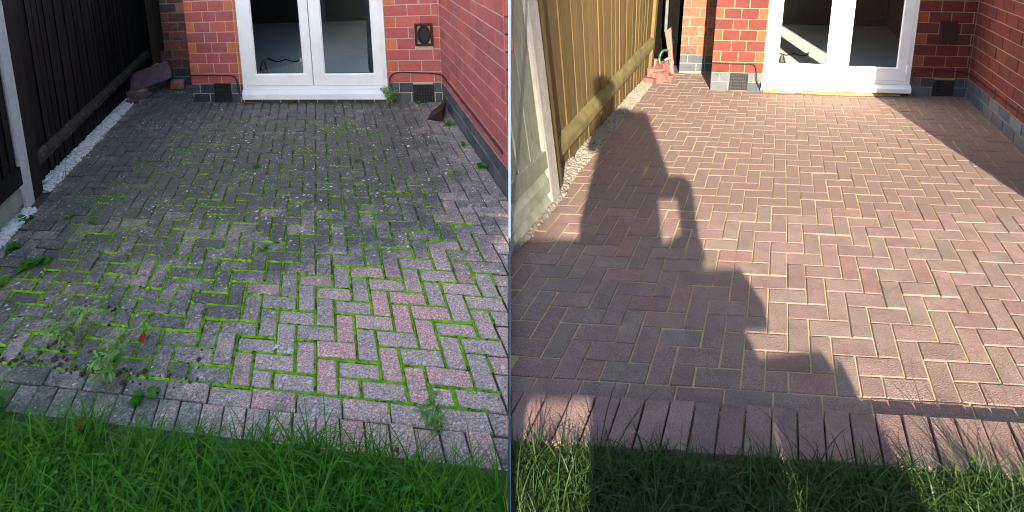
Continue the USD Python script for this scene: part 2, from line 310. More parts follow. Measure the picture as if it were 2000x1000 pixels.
# ------------------------------------------------------------------ paving
def moss_amount(i, j):
    lo = -9.5 + 6.5 * np.clip((2 - j) / 14, 0, 1) + np.where(j > 13, -1.0, 0); hi = np.interp(j, [-12, -6, 0, 8, 14, 20], [13, 15.5, 17.5, 20, 22, 24])
    e = np.minimum(np.minimum(i - lo, hi - i) / 2.5, (j + 12.5) / 2.0)
    e = np.minimum(e, (20.35 - j) / .4)
    return np.clip(e, -1, 1)
def paver_mesh(F, poly, gap, ch, top, depth, tilt):
    q = poly.buffer(-gap, join_style=2)
    if q.is_empty or q.geom_type != 'Polygon' or q.area < .12: return None
    outer = np.array(q.simplify(.02).exterior.coords)[:-1]
    if Polygon(outer).exterior.is_ccw is False: outer = outer[::-1]
    inn = Polygon(outer).buffer(-ch, join_style=2)
    if inn.is_empty or inn.geom_type != 'Polygon': return None
    inner = np.array(inn.exterior.coords)[:-1]
    if not Polygon(inner).exterior.is_ccw: inner = inner[::-1]
    n = len(outer)
    if len(inner) != n: inner = outer + (outer.mean(0) - outer) * min(.2, ch * 2)
    else:
        k = np.argmin(((inner - outer[0]) ** 2).sum(1)); inner = np.roll(inner, -k, axis=0)
    c = outer.mean(0)
    hz = lambda p: (p - c) @ tilt
    outer_ = outer + rng.normal(0, .012, outer.shape)
    v = np.vstack([np.c_[inner, top + hz(inner)], np.c_[outer_, top - ch * .9 + hz(outer)], np.c_[outer_, np.full(n, depth)]])
    f = [[0, q_, q_ + 1] for q_ in range(1, n - 1)]
    for r in (0, n):
        for q_ in range(n):
            z = (q_ + 1) % n; f += [[r + q_, r + n + q_, r + n + z], [r + q_, r + n + z, r + z]]
    return fix(F, v, np.array(f))

def herring(rect):
    """(i, j, w, h) of the 90 degree herringbone blocks that touch the rectangle"""
    i0, j0, i1, j1 = rect; out = []
    for j in range(int(j0) - 3, int(j1) + 3):
        for i in range(int(i0) - 4, int(i1) + 4):
            m = (i - j) % 4
            if m == 0: out.append((i, j, 2, 1))
            if m == 3: out.append((i, j, 1, 2))
    return out

def patio(name, F, half, region, courses, bed_mat, mats, edge_mats, mixed, gap, ch, label, jitter, bed_top, skip=()):
    bed = region.intersection(half).buffer(-.02); xy = np.array(bed.exterior.coords)[:-1]
    m = trimesh.creation.extrude_polygon(bed, bed_top + 1.6, engine='earcut'); v = np.asarray(m.vertices); v[:, 2] += -1.6
    pt = obj(name, fix(F, v, np.asarray(m.faces)), bed_mat, label=label, cat='patio', kind='structure')
    inner = region; items = []
    taken = []
    for (i, j, w, h, kind) in courses:                            # the border courses lie over the herringbone
        items.append((sbox(i, j, i + w, j + h), kind)); taken.append(sbox(i, j, i + w, j + h))
    from shapely import union_all
    tk = union_all(taken).buffer(.001) if taken else None
    x0, y0, x1, y1 = region.bounds
    inner = region.difference(tk) if tk is not None else region
    for (i, j, w, h) in herring((x0, y0, x1, y1)):
        items.append((sbox(i, j, i + w, j + h).intersection(inner), 'field'))
    done = []
    wide = gap
    for poly, kind in items:
        poly = poly.intersection(half).intersection(region)
        for p in (poly.geoms if hasattr(poly, 'geoms') else [poly]):
            if p.geom_type != 'Polygon' or p.area < .2: continue
            ci, cj = p.centroid.coords[0]
            if any(abs(ci - a) < .6 and abs(cj - b) < .6 for a, b in skip): continue
            top = rng.normal(0, jitter) + (.40 if kind == 'raised' else 0)
            if F is FL: gap = wide if moss_amount(ci, cj) > -.1 else .036
            mm = paver_mesh(F, p.convex_hull, gap, ch, top, -1.3, rng.normal(0, jitter * .35, 2))
            if mm is not None: done.append((F.w1(ci, cj)[1], p, mm, kind))
    done.sort(key=lambda q: q[0])
    rest = B()
    for q, (y, p, mm, kind) in enumerate(done):
        if q < 300: obj('paver', mm, random.choice(edge_mats if kind == 'raised' else mats), pt)
        else: rest.add(*mm)
    if rest.n: obj('far_pavers', rest.get(), mixed, pt, kind='stuff')
    return [(p, kind) for _, p, _, kind in done]

# left: herringbone to row 20, a stretcher course, a header course by the lawn; stretchers along wall and fence, headers at the house
LREG = Polygon([(-12.6, -22.8), (-5.35, -22.8), (-5.35, -17.25), (22.68, -17.25), (22.68, 3.0), (30, 3.0), (30, 23), (-12.6, 23)])
cl = []
for q in range(-14, 30, 2): cl.append((q + .15, 20, 2, 1, 'edge'))
for q in range(-13, 30): cl.append((q, 21, 1, 2, 'edge'))
for q in range(-5, 23): cl.append((q, -17.25, 1, 2, 'edge'))
for q in range(-15, 2, 2): cl.append((21.68, q - .25, 1, 2, 'edge'))
for q in range(-23, 20, 2): cl.append((-12.6, q, 1, 2, 'edge'))
left_blocks = patio('patio', FL, HALF_L, LREG, cl, 'joint_soil', [f'dirty_paver_{q}' for q in (1, 2, 3, 4)], [], 'dirty_paver_mixed', .062, .055, 'weathered block paving with green moss in its herringbone joints', .035, -.12)
RREG = Polygon([(-12.1, -27.7), (-4.85, -27.7), (-4.85, -21.25), (24.4, -21.25), (24.4, 20.1), (-30, 20.1), (-30, 8.6), (-12.1, 8.6)])
cr = []
for q in range(-10, 26, 2): cr.append((q - .65, 17, 2, 1, 'edge'))
for q in range(-9, 26): cr.append((q + .3, 18, 1, 2, 'raised'))
right_blocks = patio('patio', FR, HALF_R, RREG, cr, 'joint_sand', [f'clean_paver_{q}' for q in (1, 2, 2, 3, 4, 5, 6)][:7], [f'edge_paver_{q}' for q in (1, 2, 3)], 'clean_paver_mixed', .038, .028, 'freshly cleaned pink block paving with sand in its joints', .013, -.062)

# moss in the joints of the left patio
mb = B(); segs = 0
for p, kind in left_blocks:
    x0, y0, x1, y1 = p.bounds
    for (ax, ay, bx, by) in ((x0, y0, x1, y0), (x0, y0, x0, y1)):
        ln = math.hypot(bx - ax, by - ay)
        if ln < .3: continue
        n = max(3, int(ln / .13)); t = np.linspace(0, 1, n + 1)
        px, py = ax + (bx - ax) * t, ay + (by - ay) * t
        if not HALF_L.contains(LineString([(ax, ay), (bx, by)]).buffer(.05)): continue
        am = moss_amount(px, py)
        nz = meshkit.fbm(np.c_[px * .35, py * .35, np.zeros(n + 1)], 3, 5); am2 = am + (nz - .5) * 2.3
        if am2.max() < 0: continue
        keep = np.clip(am2 * 2.5, 0, 1)
        near = np.clip((py + 5) / 25, 0, 1)
        wd = (.058 + .030 * near) * (.4 + .6 * keep) * (.55 + .9 * meshkit.noise(np.c_[px * 1.6, py * 1.6, np.zeros(n + 1)], 8)) * (1 + rng.normal(0, .15, n + 1)) * np.where(keep > .02, 1, .3)
        z1 = np.where(keep > .02, -.06 + .10 * keep * near + rng.normal(0, .022, n + 1), -.3); z0 = z1 - .10
        ux, uy = (0, 1) if abs(bx - ax) > abs(by - ay) else (1, 0)
        of = rng.normal(0, .012, n + 1)
        L_ = np.c_[px + ux * (of - wd), py + uy * (of - wd), z0]; C_ = np.c_[px + ux * of, py + uy * of, z1]; R_ = np.c_[px + ux * (of + wd), py + uy * (of + wd), z0]
        v = np.stack([L_, C_, R_], 1).reshape(-1, 3); f = []
        for k in range(n):
            a = 3 * k; f += [[a, a + 1, a + 4, a + 3], [a + 1, a + 2, a + 5, a + 4]]
        f = np.array(f); f = np.vstack([f[:, [0, 1, 2]], f[:, [0, 2, 3]]])
        if uy: f = f[:, ::-1]
        mb.add(F_v := FL.w(v), f if True else f)
obj('moss', mb.get(), 'moss', label='bright green moss filling the joints of the weathered patio', cat='moss', kind='stuff', smooth=False)

# ------------------------------------------------------------------ brickwork
class Wall:
    """a face of brickwork: map(s, k, d) gives plan cells of a point s along the face, k up and d out of the face"""
    def __init__(s, F, fn, flip): s.F, s.fn, s.flip = F, fn, flip
    def block(s, a, b, k0, k1, d0, d1):
        v = np.array([s.fn(x, k, d) for d in (d0, d1) for (x, k) in ((a, k0), (b, k0), (b, k1), (a, k1))], float)
        m = trimesh.Trimesh(s.F.w(v), trimesh.geometry.triangulate_quads(QB), process=False)
        m.fix_normals(); return np.asarray(m.vertices), np.asarray(m.faces)
    def brick(s, a, b, k0, k1, d0=-.6, d1=0.0, c=.035, rag=.012):
        j = lambda: rng.normal(0, rag)
        o = [(a, k0), (b, k0), (b, k1), (a, k1)]; i_ = [(a + c + j(), k0 + c + j()), (b - c + j(), k0 + c + j()), (b - c + j(), k1 - c + j()), (a + c + j(), k1 - c + j())]
        v = np.array([s.fn(x, k, d0) for x, k in o] + [s.fn(x, k, d1 - c * .8) for x, k in o] + [s.fn(x, k, d1) for x, k in i_], float)
        f = [[8, 9, 10], [8, 10, 11]]
        for r in (0, 4):
            for q in range(4):
                z = (q + 1) % 4; f += [[r + q, r + z, r + 4 + z], [r + q, r + 4 + z, r + 4 + q]]
        f = np.array(f); return s.F.w(v), (f if s.flip else f[:, ::-1])

def rows_fill(wall, parent, s0, s1, courses, pattern_a, pattern_b, off_a, off_b, mats, special, holes, joint=.10, stop=999, d1=0.0):
    """bricks from s0 to s1 in every course; patterns are lengths, repeated; holes are (s0, s1, k0, k1)"""
    rest = B()
    for r, (k0, k1) in enumerate(courses):
        pat, s = (pattern_a, s0 + off_a) if r % 2 == 0 else (pattern_b, s0 + off_b)
        q = 0
        while s < s1 - .05:
            ln = pat[q % len(pat)]; a, b = max(s, s0), min(s + ln, s1)
            s += ln; q += 1
            pieces = [(a, b)]
            for (h0, h1, hk0, hk1) in holes:
                if min(k1, hk1) - max(k0, hk0) > .42 * (k1 - k0):
                    new = []
                    for (x, y) in pieces:
                        if y <= h0 or x >= h1: new.append((x, y)); continue
                        if x < h0: new.append((x, h0))
                        if y > h1: new.append((h1, y))
                    pieces = new
            for (x, y) in pieces:
                if y - x < .16: continue
                mt = special(r, x, y, k0) or random.choice(mats)
                mm = wall.brick(x + joint / 2, y - joint / 2, k0 + joint / 2, k1 - joint / 2, d1=d1 + rng.normal(0, .012))
                if r < stop: obj('brick', mm, mt, parent)
                else: rest.add(*mm)
    if rest.n: obj('upper_bricks', rest.get(), mats[0], parent, kind='stuff')
def course_list(k_first, pl, n_pl, h, n):
    out = [(k_first + q * pl, k_first + (q + 1) * pl) for q in range(n_pl)]; k = out[-1][1]
    return out + [(k + q * h, k + (q + 1) * h) for q in range(n)]

def air_brick(wall, parent, a, b, k0, k1, mat='black_plastic'):
    """a grille of small square holes"""
    v, f = wall.block(a, b, k0, k1, -.45, -.12)
    vent = obj('air_brick', (v, f), 'grey_seal', parent)
    bars = B(); nx, nk = 7, 5; w = .07
    for q in range(nx + 1): x = a + (b - a - w) * q / nx; bars.add(*wall.block(x, x + w, k0, k1, -.12, .05))
    for q in range(nk + 1): k = k0 + (k1 - k0 - w) * q / nk; bars.add(*wall.block(a + .001, b - .001, k, k + w * 1.5, -.10, .02))
    bars.add(*wall.block(a - .08, a + .10, k0 - .02, k1 + .05, -.2, .055)); bars.add(*wall.block(b - .10, b + .08, k0 - .02, k1 + .05, -.2, .055))
    bars.add(*wall.block(a - .06, b + .06, k1 - .12, k1 + .06, -.2, .06)); bars.add(*wall.block(a - .06, b + .06, k0 - .05, k0 + .10, -.2, .06))
    obj('grille', bars.get(), mat, vent)

def french_door(wall, parent, x0, x1, kb, kt, leaves, sill, open_k, handle=True):
    """white double door: frame, two leaves with glass, hinges and the sill"""
    fw = .42
    fr = B(); fr.add(*wall.block(x0, x0 + fw, kb, kt, -.9, .08)); fr.add(*wall.block(x1 - fw, x1, kb, kt, -.9, .08)); fr.add(*wall.block(x0 + fw, x1 - fw, kb, kb + .38, -.9, .07)); fr.add(*wall.block(x0 + fw, x1 - fw, kt - fw, kt, -.9, .07))
    obj('door_frame', fr.get(), 'white_plastic', parent)
    ks, kf, so = sill
    v = [wall.fn(x, k, d) for x in (x0 - .12, x1 + .12) for (k, d) in ((ks, so), (ks, -.6), (kf, -.6), (kf, .2), (kf - .30, so + .02), (ks + .25, so + .02))]
    obj('door_sill', hull_obj(wall.F.w(v)), 'white_plastic', parent)
    for (a, b, ga, gb, gk) in leaves:
        lf = B(); k0, k1 = kb + .44, kt - fw - .03; d0, d1 = -.55, .16
        lf.add(*wall.block(a, ga, k0, k1, d0, d1)); lf.add(*wall.block(gb, b, k0, k1, d0, d1)); lf.add(*wall.block(ga, gb, k0, gk, d0, d1)); lf.add(*wall.block(ga, gb, k1 - .9, k1, d0, d1))
        leaf = obj('door_leaf', lf.get(), 'white_plastic', parent)
        gt = k1 - .9; bd = B(); e = .16
        for (p, q_) in (((ga, gk), (gb, gk)), ((gb, gk), (gb, gt)), ((gb, gt), (ga, gt)), ((ga, gt), (ga, gk))):
            cx, ck = (ga + gb) / 2, (gk + gt) / 2
            ins = lambda t: (t[0] + math.copysign(e, cx - t[0]), t[1] + math.copysign(e, ck - t[1]))
            p2, q2 = ins(p), ins(q_)
            vv = [wall.fn(*p, .155), wall.fn(*q_, .155), wall.fn(*q2, -.02), wall.fn(*p2, -.02), wall.fn(*p, -.1), wall.fn(*q_, -.1), wall.fn(*q2, -.1), wall.fn(*p2, -.1)]
            bd.add(*hull_obj(wall.F.w(vv)))
        obj('glazing_bead', bd.get(), 'white_plastic', leaf)
        gs = B(); gs.add(*wall.block(ga + e * .8, gb - e * .8, gk + e * .8, gt - e * .8, -.09, -.055))
        v, f = gs.get(); # a single sheet of glass
        gk_ = B(); g0, g1, h0, h1 = ga + e * .9, gb - e * .9, gk + e * .9, gt - e * .9
        for (u0, u1, w0_, w1_) in ((g0, g1, h0, h0 + .05), (g0, g0 + .05, h0 + .05, h1), (g1 - .05, g1, h0 + .05, h1)): gk_.add(*wall.block(u0, u1, w0_, w1_, -.06, -.005))
        obj('gasket', gk_.get(), 'black_plastic', leaf)
        quad = np.array([wall.fn(x, k, -.07) for x, k in ((ga + .05, gk + .05), (gb - .05, gk + .05), (gb - .05, gt - .05), (ga + .05, gt - .05))], float)
        obj('glass_pane', (wall.F.w(quad), np.array([[0, 1, 2], [0, 2, 3]]) if wall.flip else np.array([[0, 2, 1], [0, 3, 2]])), 'window_glass', leaf)
        hinge_x = a if a == leaves[0][0] else b
        for hk in (kb + 1.3, kb + 9.8): obj('hinge', wall.block(hinge_x - .10, hinge_x + .10, hk, hk + 1.1, .10, .26), 'white_plastic', leaf)
        hx = (gb + b) / 2 if a == leaves[0][0] else (a + ga) / 2
        if a != leaves[0][0]:
            hd = B(); hd.add(*wall.block(hx - .16, hx + .16, 10.6, 13.0, .16, .26)); hd.add(*wall.block(hx - .9, hx + .1, 11.6, 11.9, .4, .6)); hd.add(*wall.block(hx - .1, hx + .1, 11.6, 11.9, .26, .45))
            obj('handle', hd.get(), 'white_plastic', leaf)

def room(F, parent, i0, i1, jw, k0, k1, depth, added_opening=False):
    """the room behind the glass: carpet, three walls and a ceiling"""
    b = B(); b.add(*lbox(F, (i0, jw - depth, k0 - .3), (i1, jw - .95, k0))); obj('room_floor', b.get(), 'room_carpet', parent)
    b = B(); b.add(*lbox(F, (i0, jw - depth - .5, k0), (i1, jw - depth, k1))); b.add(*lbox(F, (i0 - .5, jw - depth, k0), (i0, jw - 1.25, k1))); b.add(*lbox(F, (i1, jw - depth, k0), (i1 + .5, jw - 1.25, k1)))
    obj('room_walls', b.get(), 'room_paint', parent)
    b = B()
    if added_opening: b.add(*lbox(F, (i0 - .5, jw - depth - .5, k1), (i1 + .5, jw - 11, k1 + .4)))  # ceiling left open near the door, a gap added to brighten the carpet
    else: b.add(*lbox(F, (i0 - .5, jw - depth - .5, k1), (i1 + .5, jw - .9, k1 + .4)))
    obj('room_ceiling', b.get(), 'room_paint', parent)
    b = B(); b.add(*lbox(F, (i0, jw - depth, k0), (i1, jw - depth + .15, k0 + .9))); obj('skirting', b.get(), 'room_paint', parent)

def house(F, jw, il, ir, jn, jr, iq, k_base, pl, h, n_course, top, wing_end, wing_back, mats, old_mats, mortar, label, door, door_leaves, sill, vents, flue, grp, pier_a, pier_b, right_a, right_b, wing_flat, fan_len):
    """the back of the house: old wall, new pier with the door, the brick wing at right"""
    H = thing('brick_house', label, 'house', F.w1(il, jw), group=grp)
    rear = Wall(F, lambda s, k, d: (s, jw + d, k), False)
    old = Wall(F, lambda s, k, d: (s, jr + d, k), False)
    wing = Wall(F, lambda s, k, d: (ir - d, s, k), False)
    ret = Wall(F, lambda s, k, d: (il - d, s, k), True)
    x0, x1, kb, kt = door
    cs = course_list(k_base, pl, 2, h, n_course); ktop = cs[-1][1]
    # mortar behind the bricks, with openings for the door and the vents
    b = B(); t0, t1 = -2.0, -.065
    def panel(w_, b_, s0, s1, holes, tb0=t0, tb1=t1):
        xs = sorted({s0, s1, *[q for h_ in holes for q in h_[:2] if s0 < q < s1]})
        for u0, u1 in zip(xs[:-1], xs[1:]):
            ks = [k_base - .6, top]; cut = sorted([(h_[2], h_[3]) for h_ in holes if h_[0] < (u0 + u1) / 2 < h_[1]]); k = ks[0]
            for (c0, c1) in cut:
                if c0 > k: b_.add(*w_.block(u0, u1, k, c0, tb0, tb1))
                k = max(k, c1)
            if k < top: b_.add(*w_.block(u0, u1, k, top, tb0, tb1))
    vh = [(a, c, e, g_) for (a, c, e, g_) in vents]
    panel(rear, b, il + .065, ir + 1.9, [(x0, x1, kb, kt)] + vh)
    wl = obj('wall', b.get(), mortar, H)
    def special(r, a, c, k):
        if r < 2: return random.choice(['blue_brick_1', 'blue_brick_2', 'blue_brick_3'])
        if (c - a) < 1.3 and (a < x0 + .2 or a < x1 + .3): return 'orange_brick' if mats[0] == 'red_brick_1' else 'sun_dimmed_orange'
    holes = [(x0 - .05, x1 + .05, kb, kt), (x0 - .05, x1 + .05, -2, kb)] + vh + ([flue] if flue else [])
    stop = 11
    rows_fill(rear, wl, il, x0 - .05, cs, pier_a, pier_b, 0, 0, mats, special, vh, stop=stop)
    rows_fill(rear, wl, x1 + .05, ir, cs, right_a, right_b, 0, 0, mats, special, vh + ([flue] if flue else []), stop=stop)
    # dark plinth bricks under the sill
    rows_fill(rear, wl, x0 - .05, x1 + .05, [(k_base, kb - .12)], [2.1], [2.1], 0, 0, ['blue_brick_1', 'blue_brick_3'], lambda *q: None, [], stop=1, d1=-.01)
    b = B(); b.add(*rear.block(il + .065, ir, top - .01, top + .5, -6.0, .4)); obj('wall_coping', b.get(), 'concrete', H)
    # side return to the old wall, and the old wall
    b = B(); b.add(*lbox(F, (il + .07, jr - 1.5, k_base - .6), (il + 2.0, jw - 2.0, top))); wr = obj('return_wall', b.get(), mortar, H)
    rows_fill(ret, wr, jr + .1, jw - .1, cs[:11], [2.1], [2.1], 0, -1.0, mats, lambda r, *q: 'blue_brick_1' if r < 2 else None, [], stop=99)
    b = B(); b.add(*old.block(iq + .06, il + .06, k_base - .6, top, -2, t1)); wo = obj('old_wall', b.get(), 'mortar_dark', H)
    co = course_list(k_base + .3, pl, 2, h * .98, n_course)
    rows_fill(old, wo, iq, il - .02, co[:13], [2.25, 1.1], [1.05, 2.25], 0, 0, old_mats, lambda r, *q: random.choice(['blue_brick_1', 'blue_brick_3']) if r < 2 else None, [], joint=.14, stop=99)
    # the wing
    wz = wing_flat
    b = B(); poly = [(ir + .065, jw - 1.0), (ir + .065, wing_end), *wing_back, (ir + .065 + 2, jw - 1.0)]
    bot = np.c_[np.array(poly), np.full(len(poly), k_base - .6)]; up = np.c_[np.array(poly), np.full(len(poly), wz)]
    n = len(poly); m = trimesh.creation.extrude_polygon(Polygon(poly), wz - k_base + .6, engine='earcut'); vv = np.asarray(m.vertices); vv[:, 2] += k_base - .6
    ww = obj('wing_wall', fix(F, vv, np.asarray(m.faces)), mortar, H)
    def wspecial(r, *q): return random.choice(['blue_brick_1', 'blue_brick_2', 'blue_brick_3']) if r < 2 else None
    cw = cs[:15]
    rows_fill(wing, ww, jw, wing_end + .02, cw, [fan_len], [fan_len], 0, -fan_len / 2, mats, wspecial, [], stop=13)
    french_door(rear, H, x0, x1, kb, kt, door_leaves, sill, 0)
    # air bricks, flue, cable
    for (a, c, e, g_) in vents: air_brick(rear, H, a, c, e, g_)
    return H, rear, wing

def cable(parent, F, rear, wing, runs):
    for pts in runs: obj('cable', tube(smoothline([F.w1(*p) for p in pts], 6), .0065, 6), 'black_plastic', parent)

# left house -------------------------------------------------------
redm = [f'red_brick_{q}' for q in (1, 2, 3, 4)]
# the wing narrows to its corner at the dividing line, so its other side runs away behind the next garden's fence
def corner_on_line(F, i):
    lo, hi = 1.5, 7.0
    for _ in range(60):
        y = (lo + hi) / 2
        if line_local(F, y)[0] < i: lo = y
        else: hi = y
    return line_local(F, y)
def inside_local(F, x, y):
    A = np.linalg.inv(np.vstack([F.M[:2, [0, 1, 3]], [0, 0, 1]])); return (A @ [x, y, 1])[:2]
FLUE_L = (20.15, 21.95, 5.75, 8.0)
cornerL = corner_on_line(FL, 22.7 + .065)
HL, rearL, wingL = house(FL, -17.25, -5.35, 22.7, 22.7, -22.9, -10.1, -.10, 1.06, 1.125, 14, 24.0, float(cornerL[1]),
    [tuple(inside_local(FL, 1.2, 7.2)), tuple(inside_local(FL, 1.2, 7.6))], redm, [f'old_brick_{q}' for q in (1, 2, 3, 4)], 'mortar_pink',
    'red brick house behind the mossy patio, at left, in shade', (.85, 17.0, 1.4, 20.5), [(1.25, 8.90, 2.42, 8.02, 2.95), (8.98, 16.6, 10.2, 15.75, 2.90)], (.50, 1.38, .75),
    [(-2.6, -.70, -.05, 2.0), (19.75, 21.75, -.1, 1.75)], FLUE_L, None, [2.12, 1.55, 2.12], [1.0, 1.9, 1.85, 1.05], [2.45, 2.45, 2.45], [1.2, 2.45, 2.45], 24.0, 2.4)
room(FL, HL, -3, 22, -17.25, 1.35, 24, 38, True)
# open flue in its square plate
b = B(); c0 = (FLUE_L[0] + FLUE_L[1]) / 2; ck = (FLUE_L[2] + FLUE_L[3]) / 2
b.add(*rearL.block(FLUE_L[0] + .05, FLUE_L[1] - .05, FLUE_L[2] + .05, FLUE_L[3] - .05, -.6, -.10))
fl = obj('flue_vent', b.get(), 'brown_plastic', HL, label='open square flue vent with its cover missing')
b = B()
for (a, c, e, g_) in ((FLUE_L[0], FLUE_L[1], FLUE_L[2], FLUE_L[2] + .22), (FLUE_L[0], FLUE_L[1], FLUE_L[3] - .2, FLUE_L[3]), (FLUE_L[0], FLUE_L[0] + .2, FLUE_L[2] + .2, FLUE_L[3] - .2), (FLUE_L[1] - .2, FLUE_L[1], FLUE_L[2] + .2, FLUE_L[3] - .2)): b.add(*rearL.block(a, c, e, g_, -.3, .22))
obj('flue_rim', b.get(), 'brown_plastic', fl)
ring = [FL.w1(c0 + .58 * math.cos(t), -17.25 + .14, ck + .85 * math.sin(t)) for t in np.linspace(0, 2 * math.pi, 25)]
obj('flue_ring', tube(ring, .010, 6), 'brown_plastic', fl)
pl = [rearL.fn(c0 + .52 * math.cos(t), ck + .78 * math.sin(t), d) for d in (-.09, .02) for t in np.linspace(0, 2 * math.pi, 20, endpoint=False)]
obj('flue_bore', hull_obj(FL.w(pl)), 'black_plastic', fl)
cable(HL, FL, rearL, wingL, [[(-5.3, -17.0, 3.05), (-3, -17.05, 3.02), (-1.2, -17.05, 3.0), (-.2, -17.05, 2.9), (.15, -17.0, 2.4), (.25, -16.95, 1.4), (.55, -16.9, .8), (.95, -16.8, .55)],
    [(17.3, -16.7, 1.7), (17.25, -17.0, 2.5), (17.8, -17.05, 3.05), (19, -17.08, 3.1), (21.5, -17.05, 3.0), (22.4, -16.95, 2.9), (22.58, -16.3, 2.92), (22.58, -14, 2.95), (22.58, -9, 2.93), (22.58, -4, 2.96), (22.58, 2.2, 2.93)]])

# right house ------------------------------------------------------
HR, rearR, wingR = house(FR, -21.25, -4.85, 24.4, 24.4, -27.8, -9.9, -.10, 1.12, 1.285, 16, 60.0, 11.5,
    [(40, 11.5), (40, -23)], [f'sun_dimmed_brick_{q}' for q in (1, 2, 3, 4)], [f'sunlit_old_brick_{q}' for q in (1, 2, 3, 4)], 'mortar_cream',
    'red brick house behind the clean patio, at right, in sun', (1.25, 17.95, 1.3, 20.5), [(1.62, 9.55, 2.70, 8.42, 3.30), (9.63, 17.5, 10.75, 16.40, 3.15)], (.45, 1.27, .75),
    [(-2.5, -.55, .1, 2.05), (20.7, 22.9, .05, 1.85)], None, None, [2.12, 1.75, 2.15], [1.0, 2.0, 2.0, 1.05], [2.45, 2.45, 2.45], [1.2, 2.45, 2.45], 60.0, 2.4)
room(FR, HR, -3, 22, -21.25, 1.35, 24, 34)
cable(HR, FR, rearR, wingR, [[(-4.8, -21.0, 3.4), (-2.5, -21.05, 3.3), (-1.0, -21.05, 3.3), (.1, -21.05, 3.2), (.45, -21.0, 2.4), (.55, -20.95, 1.4), (.9, -20.9, .7), (1.15, -20.8, .55)],
    [(18.2, -20.7, 1.6), (18.15, -21.0, 2.6), (18.7, -21.05, 3.1), (20, -21.08, 3.15), (23, -21.05, 3.0), (24.1, -20.95, 2.8), (24.28, -20.3, 2.85), (24.28, -16, 2.9), (24.28, -10, 2.9), (24.28, -4, 2.95)]])
# hooded flue cover on the right house
def hood(F, fn):
    """a wedge: square back, sloping front, open foot"""
    w, h, d = .95, 2.2, 1.15
    pts = [(-w, 0, 0), (w, 0, 0), (w, h, 0), (-w, h, 0), (-w * .95, 0, d), (w * .95, 0, d), (w * .9, h, .25), (-w * .9, h, .25)]
    m = hull_obj([fn(*p) for p in pts]); return m
hd = obj('flue_hood', hood(FR, lambda x, y, z: FR.w1(21.45 + x, -21.25 + z, 6.6 + y)), 'brown_plastic', HR)

# ------------------------------------------------------------------ fences
def clip_side(m):
    """the right garden's fence ends in the plane of the divider"""
    v = np.asarray(m[0])
    if (v[:, 0] > edge_x(v[:, 1])).all(): return m
    t = trimesh.Trimesh(*m, process=True)
    t = trimesh.intersections.slice_mesh_plane(t, np.array([1, .0045, 0]), np.array([.001, 0, 0]), cap=True, engine='earcut')
    return (np.asarray(t.vertices), np.asarray(t.faces)) if len(t.faces) else None
def fence(F, label, group, i0, lean, j_near, j_far, posts, panels, boards, rails, old_rail, post_mat, gb_mat, up_mat, left_boards, left_rail, clip_j=None):
    """concrete posts and gravel boards, timber panels of upright boards with a weathered rail along the foot"""
    T = thing('garden_fence', label, 'fence', F.w1(i0, j_near, 0), group=group)
    def obj(name, m, mat, parent):
        m = clip_side(m) if F is FR else m
        if m is not None: globals()['obj'](name, m, mat, parent)
    def P(d, j, k): return (i0 + d - lean(j) * k, j, k)          # d: out of the fence's face
    def blk(d0, d1, ja, jb, k0, k1, tilt=0.0):
        v = [P(d, j, k + (tilt if d == d1 and k == k1 else 0)) for d in (d0, d1) for (j, k) in ((ja, k0), (jb, k0), (jb, k1), (ja, k1))]
        m = trimesh.Trimesh(F.w(v), trimesh.geometry.triangulate_quads(QB), process=False); m.fix_normals(); return np.asarray(m.vertices), np.asarray(m.faces)
    def chamf(d0, d1, ja, jb, k0, k1, c=.12):
        pts = []
        for k in (k0, k1): pts += [P(d0, ja, k), P(d0, jb, k), P(d1 - c, ja, k), P(d1 - c, jb, k), P(d1, min(ja, jb) + c, k), P(d1, max(ja, jb) - c, k)]
        return hull_obj(F.w(pts))
    for (ja, jb, d0, d1, top) in posts: obj('concrete_post', chamf(d0, d1, ja, jb, -.8, top), post_mat, T)
    for (ja, jb, kind) in panels:
        n = max(1, int(round(abs(jb - ja) / kind['w']))); e = np.linspace(ja, jb, n + 1)
        for a, c in zip(e[:-1], e[1:]):
            o = rng.normal(0, .025); ov = .10
            lo, hi = min(a, c), max(a, c)
            # a feather-edged board: one edge thick, the other thin under its neighbour
            o += kind.get('d', 0); lo += .02; th = kind.get('th', .12)
            v = [P(d, j, k) for (d, j) in ((-.25 + o, lo - ov), (-.25 + o, hi), (.03 + o, hi), (.03 - th + o, lo - ov)) for k in (kind['k0'], kind['k1'])]
            obj('board', hull_obj(F.w(v)), random.choice(kind['mats']), T)
    for (ja, jb, d0, d1, k0, k1, mt, nm, ch) in rails:
        if ch: # bevelled top; it climbs a little towards the house
            rise = ch if ch is not True else 0.0
            v = [P(d, j, k + (rise if j == jb else 0)) for j in (ja, jb) for (d, k) in ((d0, k0), (d1, k0), (d1, k0 + (k1 - k0) * .5), (d1 - .3, k1 - .02), (d0, k1))]
            obj(nm, hull_obj(F.w(v)), mt, T)
        else: obj(nm, blk(d0, d1, ja, jb, k0, k1), mt, T)
    return T, P
db = [f'dark_board_{q}' for q in (1, 2, 3)]; gbm = [f'gold_board_{q}' for q in (1, 2, 3, 4)]
